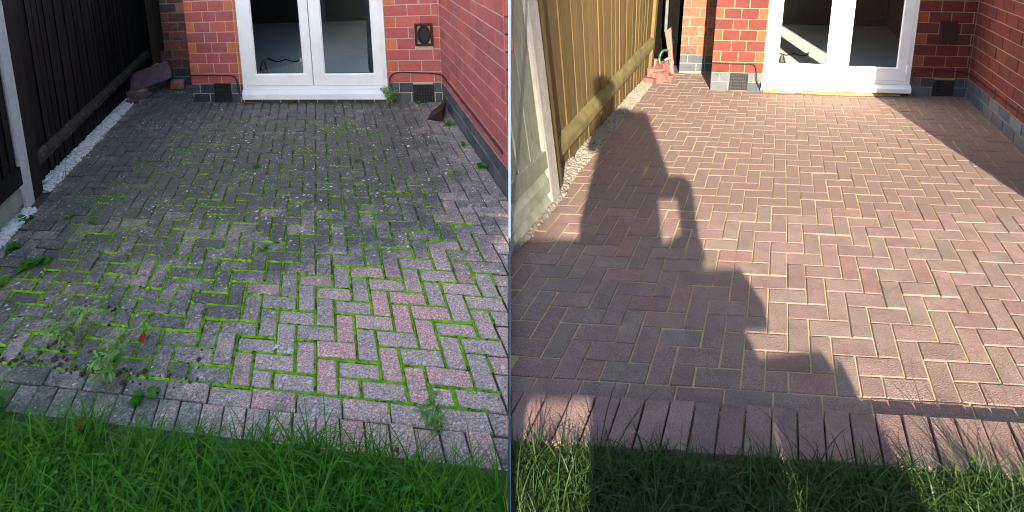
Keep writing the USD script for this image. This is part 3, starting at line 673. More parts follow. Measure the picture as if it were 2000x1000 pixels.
TL, PL = fence(FL, 'nearly black timber fence with concrete post, at left', 'garden fences', -13.35, lambda j: .015, 6, -27,
    [(5.25, 6.65, -.6, .25, 15.5)],
    [(3.6, -27.2, {'w': .93, 'k0': .1, 'k1': 15, 'mats': db, 'd': -.75, 'th': .07}), (6.6, 23.0, {'w': .93, 'k0': 3.0, 'k1': 15, 'mats': db, 'd': .05})],
    None, [(3.7, -27.2, -.78, -.25, 1.75, 2.62, 'dark_rail', 'foot_rail', 1.0), (5.2, 3.75, -.9, .12, -.4, 15, 'dark_board_2', 'upright', False), (23, 6.65, -.02, .35, 2.0, 3.3, 'dark_board_3', 'foot_rail', False),
           (23, 6.65, -.4, .12, -.6, .55, 'old_concrete', 'gravel_board', True), (23, 6.65, -.4, .12, .58, 2.0, 'old_concrete', 'gravel_board', True), (-27.2, -28.2, -.95, -.3, -.4, 15, 'dark_board_1', 'upright', False)],
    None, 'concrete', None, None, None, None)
leanR = lambda j: .155 * np.clip((j + 24) / 27.0, -.2, 1.15)
TR, PR = fence(FR, 'golden brown timber fence with pale concrete post, lit by the sun, at right', 'garden fences', -12.25, leanR, 4, -27,
    [(2.75, 4.05, -.5, .30, 15.5)],
    [(1.7, -26.3, {'w': 1.02, 'k0': -.1, 'k1': 15, 'mats': gbm, 'd': -1.3, 'th': .045}), (4.1, 10.2, {'w': 1.5, 'k0': 3.6, 'k1': 15, 'mats': ['grey_board'], 'd': .12})],
    None, [(1.6, -26.3, -1.35, -.72, 1.45, 2.75, 'mossy_rail', 'foot_rail', 2.3), (2.72, 1.75, -1.2, .0, -.4, 15, 'gold_board_1', 'upright', False), (10.2, 4.05, -.2, .28, 2.75, 3.9, 'grey_board', 'foot_rail', False),
           (10.2, 4.05, -.3, .24, -.6, 1.0, 'old_concrete', 'gravel_board', True), (10.2, 4.05, -.3, .24, 1.03, 2.72, 'old_concrete', 'gravel_board', True), (-26.3, -27.1, -1.4, -.9, -.4, 15, 'gold_board_4', 'upright', False)],
    None, 'sun_dimmed_concrete', None, None, None, None)
# slim blue trim up the end of the right fence and along the ground between the two gardens
ye = 3.22
def trim_line(y0, y1, z0, z1, w=.0052):
    pts = [(edge_x(y) + s * w, y, z) for y in (y0, y1) for s in (-1, 1) for z in (z0, z1)]
    return hull_obj(pts)
tz = thing('divider', 'slim pale blue trim standing between the two gardens and along the ground', 'divider', (edge_x(ye), ye, 0))
obj('upright_trim', trim_line(ye, ye - .012, -.12, 1.75, .0065), 'divider_blue', tz)
obj('ground_trim', trim_line(ye - .012, .9, -.3, .004, .0045), 'divider_blue', tz)

# ------------------------------------------------------------------ gravel strips
def pebbles(F, name, mat, n, ij, size, label, base=-.05):
    ico = trimesh.creation.icosahedron(); b = B()
    for q in range(n):
        i, j, s = ij()
        v = np.asarray(ico.vertices) * rng.uniform(.75, 1.25, (12, 1)) * size * rng.lognormal(0, .28) * np.array([1, 1, .7]); a = rng.uniform(0, 6.3); c_, s_ = math.cos(a), math.sin(a)
        v = v @ np.array([[c_, s_, 0], [-s_, c_, 0], [0, 0, 1]]); b.add(v + F.w1(i, j, base + s), ico.faces)
    obj(name, b.get(), mat, label=label, cat='gravel', kind='stuff')
def ijL():
    j = rng.uniform(-19.5, 22); lo, hi = -14.3, -12.62
    if 4.0 < j < 7.6: lo, hi = -13.6, -13.35
    if j > 6.5: lo, hi = -13.3, -12.35
    return rng.uniform(lo, hi), j, rng.uniform(-.05, .20)
pebbles(FL, 'gravel', 'white_gravel', 6000, ijL, .0105, 'strip of white gravel along the foot of the dark fence', base=.0)
def ijR():
    j = rng.uniform(-25.5, 9); lo, hi = -12.5, -11.95
    if j < 1.5: lo, hi = -13.7, -12.1
    if j > 2.5: lo, hi = -12.1, -11.75
    return rng.uniform(lo, hi) + .0, j, rng.uniform(-.02, .22)
pebbles(FR, 'gravel', 'cream_gravel', 6000, ijR, .0115, 'strip of cream pebbles along the foot of the golden fence')
obj('soil', lbox(FL, (-13.4, 3.4, -.8), (-12.55, 8.0, .0)), 'soil', label='bare brown soil at the foot of the concrete post', cat='soil', kind='stuff')

# ------------------------------------------------------------------ grass
def blades(n, root, length, width, bend, mat, name, label, seed, lean_dir=None, half=None, F=None):
    r = np.random.default_rng(seed); P0 = []
    while len(P0) < n:
        i, j = root(r)
        P0.append((i, j))
    P0 = np.array(P0); w0 = F.w(np.c_[P0, np.full(n, .12)])
    h = r.uniform(0, 2 * math.pi, n) if lean_dir is None else r.normal(lean_dir[0], lean_dir[1], n)
    # blades grow in tufts that lean alike
    tn = meshkit.noise(np.c_[w0[:, :2] * 7, np.zeros(n)], 3); h = h + (tn - .5) * 3
    L = length * r.lognormal(0, .33, n) * (.7 + .7 * meshkit.noise(np.c_[w0[:, :2] * 5, np.ones(n)], 9)); W = width * r.uniform(.6, 1.35, n)
    be = bend * r.uniform(.35, 1.5, n); t = np.linspace(0, 1, 6)
    lean0 = r.uniform(.1, .5, n)
    ang = lean0[:, None] + be[:, None] * t[None] ** 1.3               # from upright
    dx = np.sin(ang); dz = np.cos(ang); ds = L[:, None] / 5
    x = np.concatenate([np.zeros((n, 1)), np.cumsum((dx[:, :-1] + dx[:, 1:]) / 2 * ds, 1)], 1); z = np.concatenate([np.zeros((n, 1)), np.cumsum((dz[:, :-1] + dz[:, 1:]) / 2 * ds, 1)], 1)
    z = np.maximum(z, .004 + .02 * r.random((n, 1)) * (t[None] > .3))
    c, s = np.cos(h), np.sin(h); ctr = np.stack([w0[:, 0, None] + c[:, None] * x, w0[:, 1, None] + s[:, None] * x, w0[:, 2, None] + z], -1)
    tw = r.normal(0, .5, n); side = np.stack([-np.sin(h + tw), np.cos(h + tw), r.normal(0, .25, n)], -1)
    wt = W[:, None] * np.array([.8, 1.0, .95, .75, .45, .04])[None]
    a_ = ctr - side[:, None] * wt[..., None] / 2; b_ = ctr + side[:, None] * wt[..., None] / 2
    v = np.stack([a_, b_], 2).reshape(n, 12, 3)
    q = np.array([[2 * k, 2 * k + 1, 2 * k + 3, 2 * k + 2] for k in range(5)]); q = np.vstack([q[:, [0, 1, 2]], q[:, [0, 2, 3]]])
    f = (q[None] + (np.arange(n) * 12)[:, None, None]).reshape(-1, 3)
    if half is not None: # keep the blades on their own side
        ok = (v[:, :, 0] < edge_x(v[:, :, 1]) - .003).all(1) if half == 'L' else (v[:, :, 0] > edge_x(v[:, :, 1]) + .003).all(1)
        v = v[ok]; f = (q[None] + (np.arange(len(v)) * 12)[:, None, None]).reshape(-1, 3)
    obj(name, (v.reshape(-1, 3), f), mat, label=label, cat='grass', kind='stuff')
def rootL(r):
    while True:
        i = r.uniform(-14, 18); e = np.interp(i, [-14, -6, -3, 0, 3, 9, 16], [22.9, 23.1, 23.3, 23.5, 23.2, 22.9, 23.2]) + .55 * math.sin(i * 2.1) * math.sin(i * .7 + 1) - .7 * max(0, math.sin(i * 1.3 + 2)) ** 4
        j = e + r.gamma(1.3, 2.6)
        if j < 36: return i, j
blades(13000, rootL, .118, .0046, 1.5, 'grass_bright', 'grass', 'long bright green grass overhanging the edge of the mossy patio', 11, half='L', F=FL)
def rootR(r):
    while True:
        i = r.uniform(-8, 18); e = 20.3 + .45 * math.sin(i * 1.7) * math.sin(i * .6 + 1) - .5 * max(0, math.sin(i * 1.1 + .5)) ** 5
        j = e + r.gamma(1.2, 2.3)
        if j < 34: return i, j
blades(12000, rootR, .10, .0042, 1.45, 'grass_dull', 'grass', 'coarse green grass in low sun before the clean patio', 12, half='R', F=FR)

def clover(F, name, rt, n, seed, label, mat):
    r = np.random.default_rng(seed); b = B()
    for q in range(n):
        i, j = rt(r); p = F.w1(i, j + .4, .15) + [0, 0, r.uniform(.025, .075)]
        if p[0] > edge_x(p[1]) - .04: continue
        a = r.uniform(0, 2.1)
        for u in range(3):
            d = np.array([math.cos(a + u * 2.09), math.sin(a + u * 2.09), r.uniform(.1, .5)]); b.add(*leaf(p, d, (0, 0, 1), .016, .015, droop=.2, n=2))
    obj(name, b.get(), mat, label=label, cat='clover', kind='stuff')
# ------------------------------------------------------------------ weeds
def leaf(p, d, up, ln, w, fold=.25, droop=.4, n=4):
    """a pointed leaf from p along d"""
    d = np.asarray(d, float); d /= np.linalg.norm(d); up = np.asarray(up, float); s = np.cross(d, up); s /= np.linalg.norm(s) + 1e-9; u = np.cross(s, d)
    t = np.linspace(0, 1, n + 1); wd = w * np.sin(np.pi * np.clip(t * .92 + .08, 0, 1)) ** .8
    ctr = p + d * (ln * t)[:, None] - np.array([0, 0, 1]) * (droop * ln * t ** 2)[:, None]
    l = ctr + s * wd[:, None] / 2 + u * (fold * wd)[:, None]; r_ = ctr - s * wd[:, None] / 2 + u * (fold * wd)[:, None]
    v = np.stack([l, ctr, r_], 1).reshape(-1, 3); f = []
    for k in range(n): a = 3 * k; f += [[a, a + 1, a + 4, a + 3], [a + 1, a + 2, a + 5, a + 4]]
    f = np.array(f); return v, np.vstack([f[:, [0, 1, 2]], f[:, [0, 2, 3]]])
clover(FL, 'clover', rootL, 420, 31, 'clover leaves among the long grass of the mossy garden', 'weed_green')
def weed(F, i, j, kind, size, label, seed, group=None, k=0.0):
    r = np.random.default_rng(seed); base = F.w1(i, j, k); T = thing('weed', label, 'weed', base, group=group)
    mat = {'rosette': 'weed_green', 'tuft': 'weed_green', 'tall': 'weed_pale', 'lime': 'weed_lime', 'sprig': 'weed_lime'}[kind]
    lv, st = B(), B()
    if kind in ('rosette', 'tuft'):
        n = 22 if kind == 'rosette' else 9
        for q in range(n):
            a = r.uniform(0, 6.3); e = r.uniform(.05, .8); d = np.array([math.cos(a) * math.cos(e), math.sin(a) * math.cos(e), math.sin(e)]); ln = size * r.uniform(.5, 1)
            s0 = base + d * ln * .25; st.add(*tube([base - [0, 0, .005], s0], .0013, 4)); lv.add(*leaf(s0, d, (0, 0, 1), ln * .8, ln * r.uniform(.45, .65), droop=.3))
    elif kind in ('tall', 'lime', 'sprig'):
        ns = {'tall': 4, 'lime': 1, 'sprig': 2}[kind]
        for q in range(ns):
            a = r.uniform(0, 6.3); h_ = size * r.uniform(.65, 1); off = np.array([math.cos(a), math.sin(a), 0]) * h_ * (.45 if kind == 'tall' else .2)
            pts = smoothline([base - [0, 0, .005], base + off * .35 + [0, 0, h_ * .4], base + off * .8 + [0, 0, h_ * .8], base + off * 1.15 + [0, 0, h_]], 4)
            st.add(*tube(pts, .0022 if kind != 'sprig' else .0014, 4, .4))
            m = {'tall': 20, 'lime': 8, 'sprig': 7}[kind]
            for z in range(m):
                t = r.uniform(.25, 1) if kind == 'tall' else (z + 1.5) / (m + .5); p = pts[min(len(pts) - 1, int(t * (len(pts) - 1)))]; b_ = r.uniform(0, 6.3) if kind != 'lime' else z * 2.4
                d = np.array([math.cos(b_), math.sin(b_), r.uniform(.0, .6)]); ln = size * {'tall': r.uniform(.13, .30), 'lime': .34 * (1.25 - t * .6), 'sprig': r.uniform(.2, .35)}[kind]
                if kind == 'tall':                             # feathery, divided leaves
                    for u in range(4):
                        dd = d + r.normal(0, .5, 3); lv.add(*leaf(p + d * ln * u * .22, dd, (0, 0, 1), ln * .6, ln * .27, droop=.5, n=2))
                else: lv.add(*leaf(p, d, (0, 0, 1), ln, ln * .38, droop=.5))
    obj('stem', st.get(), 'weed_pale' if kind == 'tall' else 'weed_green', T); obj('leaves', lv.get(), mat, T)
    return T
W_ = [(-8.9, 12.6, 'rosette', .115, 'large dark green dock weed with broad leaves near the concrete post'),
      (0.1, 17.7, 'lime', .12, 'lime green seedling with one red leaf low on its stem'),
      (-1.2, 19.3, 'rosette', .095, 'bright green leafy clump at the foot of the feathery weeds'),
      (-3.6, 18.6, 'tall', .19, 'straggly grey-green feathery weed, the taller of the two at the left front'),
      (-.9, 20.6, 'tall', .20, 'pale feathery weed sprawling over the front stretcher course'),
      (13.9, 21.2, 'tall', .14, 'yellowing weed at the lawn edge on the right of the mossy patio'),
      (2.3, -17.4, 'sprig', .13, 'thin sprig growing up in front of the white sill'),
      (17.3, -16.6, 'tall', .22, 'bushy weed growing up the right end of the white sill'),
      (22.0, -10.6, 'tuft', .09, 'leafy weed at the wall foot beside the fallen brown hood'),
      (22.2, -6.3, 'tuft', .06, 'small weed halfway along the foot of the brick wing'),
      (22.35, -1.9, 'rosette', .085, 'rounded weed at the foot of the brick wing, nearest the divider'),
      (19.3, .2, 'sprig', .12, 'upright two-leaved weed standing on bare paving near the brick wing'),
      (-11.4, 11.3, 'rosette', .06, 'small weed beside the white gravel, next to the large dock'),
      (-12.5, 7.9, 'rosette', .085, 'weed in the gravel under the concrete gravel boards'),
      (-7.1, 7.8, 'tuft', .05, 'small two-leaf weed in the plain joints left of the moss'),
      (-9.2, 7.4, 'tuft', .05, 'tiny weed on the paving right of the soil patch'),
      (-10.1, 14.8, 'tuft', .07, 'weed cut by the left edge of the picture'),
      (5.6, 9.9, 'tuft', .05, 'tiny green weed in the middle of the moss joints'),
      (-5.2, -17.0, 'sprig', .10, 'thin weed growing up the blue plinth left of the air brick'),
      (6.3, -16.9, 'tuft', .05, 'tiny bright weed under the middle of the white sill'),
      (-10.0, -16.2, 'tuft', .05, 'tiny weed on the paving near the leaning clay tile'),
      (1.3, 21.0, 'tuft', .07, 'light green weed at the edge of the front stretcher course'),
      (20.1, -16.9, 'tuft', .05, 'small weed under the right-hand air brick'),
      (12.3, -2.6, 'tuft', .05, 'pale tiny weed in the joints right of the middle'),
      (3.9, -1.4, 'tuft', .06, 'pale sprout in a joint of the upper middle')]
for q, (i, j, kd, sz, lb) in enumerate(W_):
    T = weed(FL, i, j, kd, sz, lb, 100 + q)
    if kd == 'lime':
        obj('red_leaf', leaf(FL.w1(i, j, .15), (.5, -.85, .15), (0, 0, 1), .05, .026), 'red_leaf', T)

# small litter on the left patio: bits of white flake, dead leaves, twigs
cb = B()
for q in range(150):
    i, j = rng.normal(11, 6.0), rng.normal(-7, 6.5)
    if not (-10 < i < 22 and -16 < j < 19): continue
    a = rng.uniform(0, 6.3); p = FL.w1(i, j, .06); s = rng.lognormal(-4.9, .4); d = np.array([math.cos(a), math.sin(a), .0]); n_ = np.array([-d[1], d[0], 0])
    cb.add(np.array([p - d * s, p + n_ * s * .4 + [0, 0, .003], p + d * s * .9, p - n_ * s * .45 + [0, 0, .001]]), np.array([[0, 1, 2], [0, 2, 3]]))
obj('white_flakes', cb.get(), 'white_chip', label='white flakes scattered over the upper half of the mossy patio', cat='flakes', kind='stuff')
cb = B(); ico = trimesh.creation.icosahedron()
for q in range(170):
    i, j = (rng.uniform(-8.5, 3.5), 20.0 + rng.normal(0, .22)) if q < 110 else (rng.choice([-6.7, -4.2, -2.0, 3.0]) + rng.normal(0, .35), rng.choice([16.0, 18.8, 19.4]) + rng.normal(0, .25))
    cb.add(np.asarray(ico.vertices) * rng.uniform(.6, 1.3, (12, 3)) * rng.lognormal(-5.1, .4) + FL.w1(i, j, rng.uniform(.0, .1)), ico.faces)
obj('soil_crumbs', cb.get(), 'soil', label='brown soil crumbs along the joint behind the front stretcher course', cat='soil', kind='stuff')
def dead_leaf(F, i, j, k, s, a, label, mat='brown_leaf'):
    p = F.w1(i, j, k); b = B(); d = np.array([math.cos(a), math.sin(a), .15])
    b.add(*leaf(p, d, (0, 0, 1), s, s * .45, fold=.35, droop=-.1)); b.add(*leaf(p + d * s * .3, np.array([math.cos(a + .9), math.sin(a + .9), .3]), (0, 0, 1), s * .5, s * .25, fold=.4, droop=-.2)); b.add(*leaf(p + d * s * .3, np.array([math.cos(a - .9), math.sin(a - .9), .2]), (0, 0, 1), s * .5, s * .22, fold=.4, droop=-.2))
    obj('dead_leaf', b.get(), mat, label=label, cat='leaf', loc=p)
dead_leaf(FL, -1.0, 23.6, .55, .075, .9, 'large orange-brown dead leaf lying in the grass at left')
dead_leaf(FL, 12.2, 22.5, .2, .030, 2.2, 'small brown dead leaf at the grass edge below the yellowing weed')
dead_leaf(FL, 22.2, -16.6, .15, .07, .4, 'brown dead leaf in the corner beside the right air brick')
dead_leaf(FL, 6.9, 17.9, .08, .035, .7, 'pale bluish leaf lying flat on the pink paving', 'white_chip')
dead_leaf(FR, 4.2, 22.6, .35, .05, 2.4, 'pinkish dead leaf in the grass of the clean garden')
obj('twig', tube(smoothline([FL.w1(-.2, 19.0, .08), FL.w1(.6, 18.4, .25), FL.w1(1.6, 17.9, .3), FL.w1(2.3, 17.3, .1)], 4), .0018, 4, .5), 'twig', label='thin bent twig lying right of the lime green seedling', cat='twig', loc=FL.w1(0, 18.6))
obj('dry_stalk', tube([FL.w1(-12.4, 2.2, 0), FL.w1(-12.3, 1.0, 1.7), FL.w1(-11.5, 3.6, .0)], .0016, 4), 'twig', label='dry bent stalk standing in the white gravel near the post', cat='stalk', loc=FL.w1(-12.4, 2.2))

# ------------------------------------------------------------------ odds and ends, left
def shell(ctr, ax, up, ln, rad, arc, th, n=10):
    """a curved clay tile: part of a tube along ax, open towards up"""
    ax = np.asarray(ax, float); ax /= np.linalg.norm(ax); up = np.asarray(up, float); up -= ax * (up @ ax); up /= np.linalg.norm(up); s = np.cross(ax, up)
    b = []; t = np.linspace(-arc / 2, arc / 2, n)
    for r_ in (rad, rad + th):
        for e in (-.5, .5): b.append(np.asarray(ctr) + ax * ln * e + np.outer(np.sin(t) * r_, s) - np.outer(np.cos(t) * r_, up) + up * rad)
    v = np.vstack(b); f = []
    for k in range(n - 1):
        a, c, d, e = k, n + k, 2 * n + k, 3 * n + k
        f += [[a, a + 1, c + 1, c], [d, e, e + 1, d + 1], [a, d, d + 1, a + 1], [c, c + 1, e + 1, e]]
    f += [[0, n, 3 * n, 2 * n], [n - 1, 3 * n - 1, 4 * n - 1, 2 * n - 1]]
    m = trimesh.Trimesh(v, trimesh.geometry.triangulate_quads(np.array(f)), process=False); m.fix_normals(); return np.asarray(m.vertices), np.asarray(m.faces)
pc = FL.w1(-12.2, -20.6, 1.35)
obj('clay_tile', shell(pc, (.95, .28, .34), (.12, -.62, .75), .56, .135, 2.2, .016), 'clay_tile', label='curved grey-brown clay roof tile propped in the corner by the dark fence', cat='roof tile', loc=pc)
def rock(F, i, j, k, s, sq, mat, label, cat, seed, name):
    r = np.random.default_rng(seed); p = F.w1(i, j, k)
    v = boxv((-1, -1, -1), (1, 1, 1)) * np.array(sq) * s + r.normal(0, .14 * s, (8, 3)); v = np.vstack([v, v[4:] * .85 + [0, 0, .04 * s]]); a = r.uniform(0, 3)
    v = v @ np.array([[math.cos(a), math.sin(a), 0], [-math.sin(a), math.cos(a), 0], [0, 0, 1]])
    m = hull_obj(v + p); obj(name, m, mat, label=label, cat=cat, loc=p)
rock(FL, -13.2, -18.2, .45, .065, (1.0, .55, .7), 'pink_tile', 'reddish broken brick at the end of the white gravel', 'brick', 1, 'broken_brick')
rock(FL, -12.3, -18.6, .25, .085, (1.1, .7, .3), 'clay_tile', 'flat grey paving piece in front of the leaning clay tile', 'brick', 2, 'broken_brick')
rock(FL, -12.9, -16.8, .2, .05, (1.3, .6, .4), 'clay_tile', 'small dark stone at the gravel end below the flat grey piece', 'stone', 3, 'stone')
b = cbox(FL, (-9.5, -23.1, .0), (-7.7, -22.0, .95), .08); obj('loose_brick', b, 'pink_rubble', label='pink loose brick with a black crust on its top, against the old dark wall', cat='brick', loc=FL.w1(-8.6, -22.5))
obj('roof_slate', hull_obj([FL.w1(i, j, k) for (i, j, k) in ((-10.9, -24.6, 0), (-10.2, -24.0, 0), (-10.6, -25.4, 3.9), (-11.6, -25.9, 3.7), (-10.8, -24.8, 0), (-10.1, -24.2, 0), (-10.5, -25.6, 3.9), (-11.5, -26.1, 3.7))]), 'clay_tile', label='dark slate standing upright between the fence and the old wall', cat='slate', loc=FL.w1(-10.6, -24.8))
obj('terracotta_piece', hull_obj([FL.w1(-12.9 + a, -25 + c, k) for a, c, k in ((0, 0, 1.5), (1.1, 0, 1.5), (1.2, .2, 2.5), (.2, .2, 2.2), (0, .5, 1.5), (1.1, .5, 1.5), (1.0, .6, 2.4))]), 'pink_rubble', label='terracotta shard behind the leaning clay tile', cat='shard', loc=FL.w1(-12.5, -24.8, 1.5))
# the hood that fell off the left flue: a wedge with an open side, lying on its back
hp = [FL.w1(*q) for q in ((20.05, -12.2, 0.02), (21.35, -11.6, 0.02), (22.15, -13.6, .02), (20.9, -14.3, .02), (22.0, -12.9, 1.45), (22.3, -13.7, 1.45), (21.4, -11.65, 1.1))]
obj('fallen_hood', hull_obj(hp), 'brown_plastic', label='dark brown wedge-shaped flue hood lying on the paving by the brick wing', cat='flue hood', loc=FL.w1(21.2, -12.8))
# things on the carpet inside the left room
def bell_figure(F, i, j, k, label):
    p = F.w1(i, j, k); prof = [(0.0, 0.0), (.052, 0), (.058, .03), (.05, .07), (.036, .12), (.020, .155), (.006, .175), (0, .178)]
    m = trimesh.creation.revolve(np.array(prof), sections=16); v = np.asarray(m.vertices) * [1.15, .8, 1.6] + p
    T = thing('doorstop', label, 'doorstop', p); obj('body', (v, np.asarray(m.faces)), 'black_plastic', T, smooth=40)
    t = trimesh.creation.icosphere(1, .009); obj('stud', (np.asarray(t.vertices) + p + [0, -.03, .2], np.asarray(t.faces)), 'grey_metal', T)
bell_figure(FL, 3.15, -18.75, 1.35, 'small black bell-shaped doorstop inside the left glass of the shaded door')
bell_figure(FR, 3.35, -22.75, 1.35, 'small black bell-shaped doorstop inside the left glass of the sunlit door')
for F, j0, w_ in ((FL, -29, 'shaded'), (FR, -33, 'sunlit')):
    p = F.w1(7.2, j0, 1.4); T = thing('power_plug', f'white plug with a black lead on the carpet of the {w_} room', 'plug', p)
    obj('lead', tube(smoothline([F.w1(2.5, j0 - 1.5, 1.42), F.w1(4, j0 + .4, 1.45), F.w1(5, j0 - .4, 1.5), F.w1(6.2, j0 + .5, 1.45), F.w1(7.0, j0, 1.5), F.w1(7.6, j0 - 1.2, 1.45)], 6), .008, 5), 'black_plastic', T)
    obj('plug', fix(F, boxv((7.0, j0 - .25, 1.36), (7.5, j0 + .25, 1.85)), QB), 'white_plastic', T)
p = FL.w1(16.4, -22.5, 1.35); T = thing('cushion_bag', 'dark limp bag hanging to the floor inside the right glass of the shaded door', 'bag', p)
obj('bag', hull_obj([FL.w1(16.1 + a * s, -22.5 + c * s, k) for (k, s) in ((1.36, .7), (2.0, 1.0), (4.5, .9), (8, .6), (13, .5)) for a, c in ((.8, .5), (-.6, .6), (-.6, -.6), (.8, -.6))]), 'coat', T)

# ------------------------------------------------------------------ odds and ends, right
for q, (i, j, k, s, sq, lb) in enumerate([(-12.3, -24.9, .5, .085, (1, .7, 1.1), 'upright pink brick chunk in the rubble pile'), (-11.4, -24.2, .35, .085, (1.2, .8, .9), 'largest pink brick chunk at the front of the rubble pile'),
    (-11.6, -25.8, 1.4, .075, (1, .7, .8), 'pink brick chunk on top of the rubble pile'), (-12.5, -23.2, .25, .055, (1.3, .8, .8), 'pale brick piece where the pebbles meet the rubble pile'), (-10.7, -25.0, .2, .06, (1.3, .7, .5), 'flat pink brick chip at the right of the rubble pile'), (-12.6, -26.6, 1.1, .07, (.8, .6, 1.4), 'tall red brick piece leaning on the fence behind the rubble pile')]):
    rock(FR, i, j, k, s, sq, 'rubble', lb, 'rubble', 20 + q, 'broken_brick')
hz = []
for t in np.linspace(0, 2 * math.pi * .78, 20): hz.append(FR.w1(-11.1 - .75 * math.cos(t + .6), -25.6, 1.75 + 1.45 * math.sin(t + .6)))
hz = [FR.w1(-9.9, -25.0, .15), FR.w1(-10.6, -25.2, .5)] + [FR.w1(*q) for q in ((-11.5, -25.4, 1.3), (-12.0, -25.6, 2.2), (-11.9, -25.8, 3.1), (-11.4, -25.9, 3.5), (-10.9, -25.8, 3.35))]
obj('garden_hose', tube(smoothline(hz, 6), .016, 7), 'green_hose', label='green hose looped over the rubble pile by the golden fence', cat='hose', loc=FR.w1(-10.5, -25))
hz2 = [FR.w1(*q) for q in ((-11.0, -26, 2.4), (-11.4, -26, 2.0), (-11.2, -25.9, 1.4), (-10.6, -25.9, 1.3), (-10.4, -26, 1.9), (-10.7, -26, 2.4), (-11.1, -26, 2.3))]
obj('hose_coil', tube(smoothline(hz2, 6), .02, 7), 'grey_metal', label='grey coil of pipe inside the loop of green hose', cat='pipe', loc=FR.w1(-11, -26, 2))
obj('leaning_tile', hull_obj([FR.w1(*q) for q in ((-10.35, -25.6, 0), (-10.0, -25.4, 0), (-11.1, -26.6, 6.3), (-11.9, -27.2, 5.6), (-10.3, -25.9, 0), (-9.95, -25.7, 0), (-11.05, -26.9, 6.3), (-11.85, -27.5, 5.6))]), 'pink_tile', label='long pink-grey tile leaning in the corner between golden fence and old wall', cat='roof tile', loc=FR.w1(-10.2, -25.7))
obj('thin_pipe', tube([FR.w1(-11.9, -27.6, 5.5), FR.w1(-12.0, -27.6, 15)], .02, 8), 'grey_metal', label='thin grey pipe standing behind the end of the golden fence', cat='pipe', loc=FR.w1(-11.9, -27.6, 5.5))
sp = B(); sp_pts = []
n = 40; xs = np.linspace(1.4, 17, n); wv = .14 + .32 * np.exp(-((xs - 11) / 3.2) ** 2) + .05 * meshkit.noise(np.c_[xs, xs * 0, xs * 0], 4)
v = np.vstack([np.c_[xs, np.full(n, -21.3), np.full(n, .16)], np.c_[xs, -21.2 + wv, np.full(n, .07)], np.c_[xs, -21.2 + wv + .12, np.full(n, -.03)]]); f = []
for k in range(n - 1):
    for r_ in (0, n): f.append([r_ + k, r_ + n + k, r_ + n + k + 1, r_ + k + 1])
f = np.array(f); f = np.vstack([f[:, [0, 1, 2]], f[:, [0, 2, 3]]])
obj('sand', (FR.w(v), f), 'loose_sand', label='yellow sand swept up below the sunlit white sill', cat='sand', kind='stuff')

# ------------------------------------------------------------------ behind the camera: what casts the shadows
def light_blocker(name, label, x0, x1, y0, y1, h, roof, cat='light_blocker'):
    T = thing(name, label, cat, ((x0 + x1) / 2, (y0 + y1) / 2, -.45))
    b = B(); b.add(boxv((x0, y0, -.5), (x1, y1, h)), QB); obj('wall', b.get(), 'render_wall', T)
    xm = (x0 + x1) / 2; obj('roof', hull_obj([(x0 - .2, y0 - .3, h + .003), (x0 - .2, y1 + .3, h + .003), (x1 + .0, y0 - .3, h + .003), (x1 + .0, y1 + .3, h + .003), (xm, y0 - .3, h + roof), (xm, y1 + .3, h + roof)]), 'roof_tile', T)
    for fl in range(int(h // 3)):
        for q in np.linspace(x0 + 1.2, x1 - 1.2, max(2, int((x1 - x0) / 2.2))):
            w_ = obj('window', (boxv((q - .55, y1 - .05, fl * 3 + 1.0), (q + .55, y1 + .05, fl * 3 + 2.3)), QB), 'white_plastic', T)
            obj('pane', (boxv((q - .46, y1 + .02, fl * 3 + 1.09), (q + .46, y1 + .07, fl * 3 + 2.21)), QB), 'dark_pane', w_)
light_blocker('apartment_block', 'tall rendered block added unseen behind the viewer to shade the left garden', -16.5, -8.05, -44, -36, 20.0, 1.2)  # unseen block, added to keep the sun off the left garden

def body(chain, pitch=.02):
    """one continuous skin over a skeleton of joints with radii"""
    import manifold3d as m3
    out = m3.Manifold()
    for (p, r), (q, s) in chain:
        a = m3.Manifold.sphere(r, 20).translate(tuple(p)); c = m3.Manifold.sphere(s, 20).translate(tuple(q)); out = out + m3.Manifold.batch_hull([a, c])
    m = out.to_mesh(); t = trimesh.Trimesh(m.vert_properties[:, :3], m.tri_verts); return t
ph = np.array([.06, -.46, 0.52]); J = lambda x, y, z: ph + np.array([x, y, z * 1.14])
T = thing('person', 'person in dark coat and jeans standing on the low platform holding up a phone', 'person', ph)
torso = [((J(-.10, 0, .80), .22), (J(-.03, 0, 1.22), .19)), ((J(-.06, 0, .72), .20), (J(-.02, 0, .30), .15)), ((J(-.02, 0, .98), .155), (J(0, 0, 1.22), .165)), ((J(0, 0, 1.22), .165), (J(0, 0, 1.44), .15)), ((J(-.17, 0, 1.47), .07), (J(.19, 0, 1.47), .07)), ((J(-.1, 0, 1.3), .14), (J(.1, 0, 1.3), .14)),
         ((J(.18, 0, 1.45), .085), (J(.25, .02, 1.06), .085)), ((J(.25, .02, .97), .065), (J(.43, .04, .97), .065)), ((J(.43, .04, .95), .06), (J(.39, .06, .72), .055)), ((J(.39, .06, .70), .07), (J(.20, .06, .62), .09)), ((J(-.06, 0, .98), .17), (J(-.02, 0, .70), .19)), ((J(-.19, 0, 1.46), .07), (J(-.27, .06, 1.22), .055)), ((J(-.27, .06, 1.22), .055), (J(-.12, .22, 1.45), .042))]
obj('coat', body(torso), 'coat', T, smooth=50)
legs = [((J(s * .1, 0, .97), .125), (J(s * .11, .02, .52), .075)) for s in (-1, 1)] + [((J(s * .11, .02, .52), .075), (J(s * .12, -.02, .10), .05)) for s in (-1, 1)] + [((J(s * .12, -.04, .06), .045), (J(s * .13, .14, .04), .038)) for s in (-1, 1)]
obj('trousers', body(legs), 'jeans', T, smooth=50)
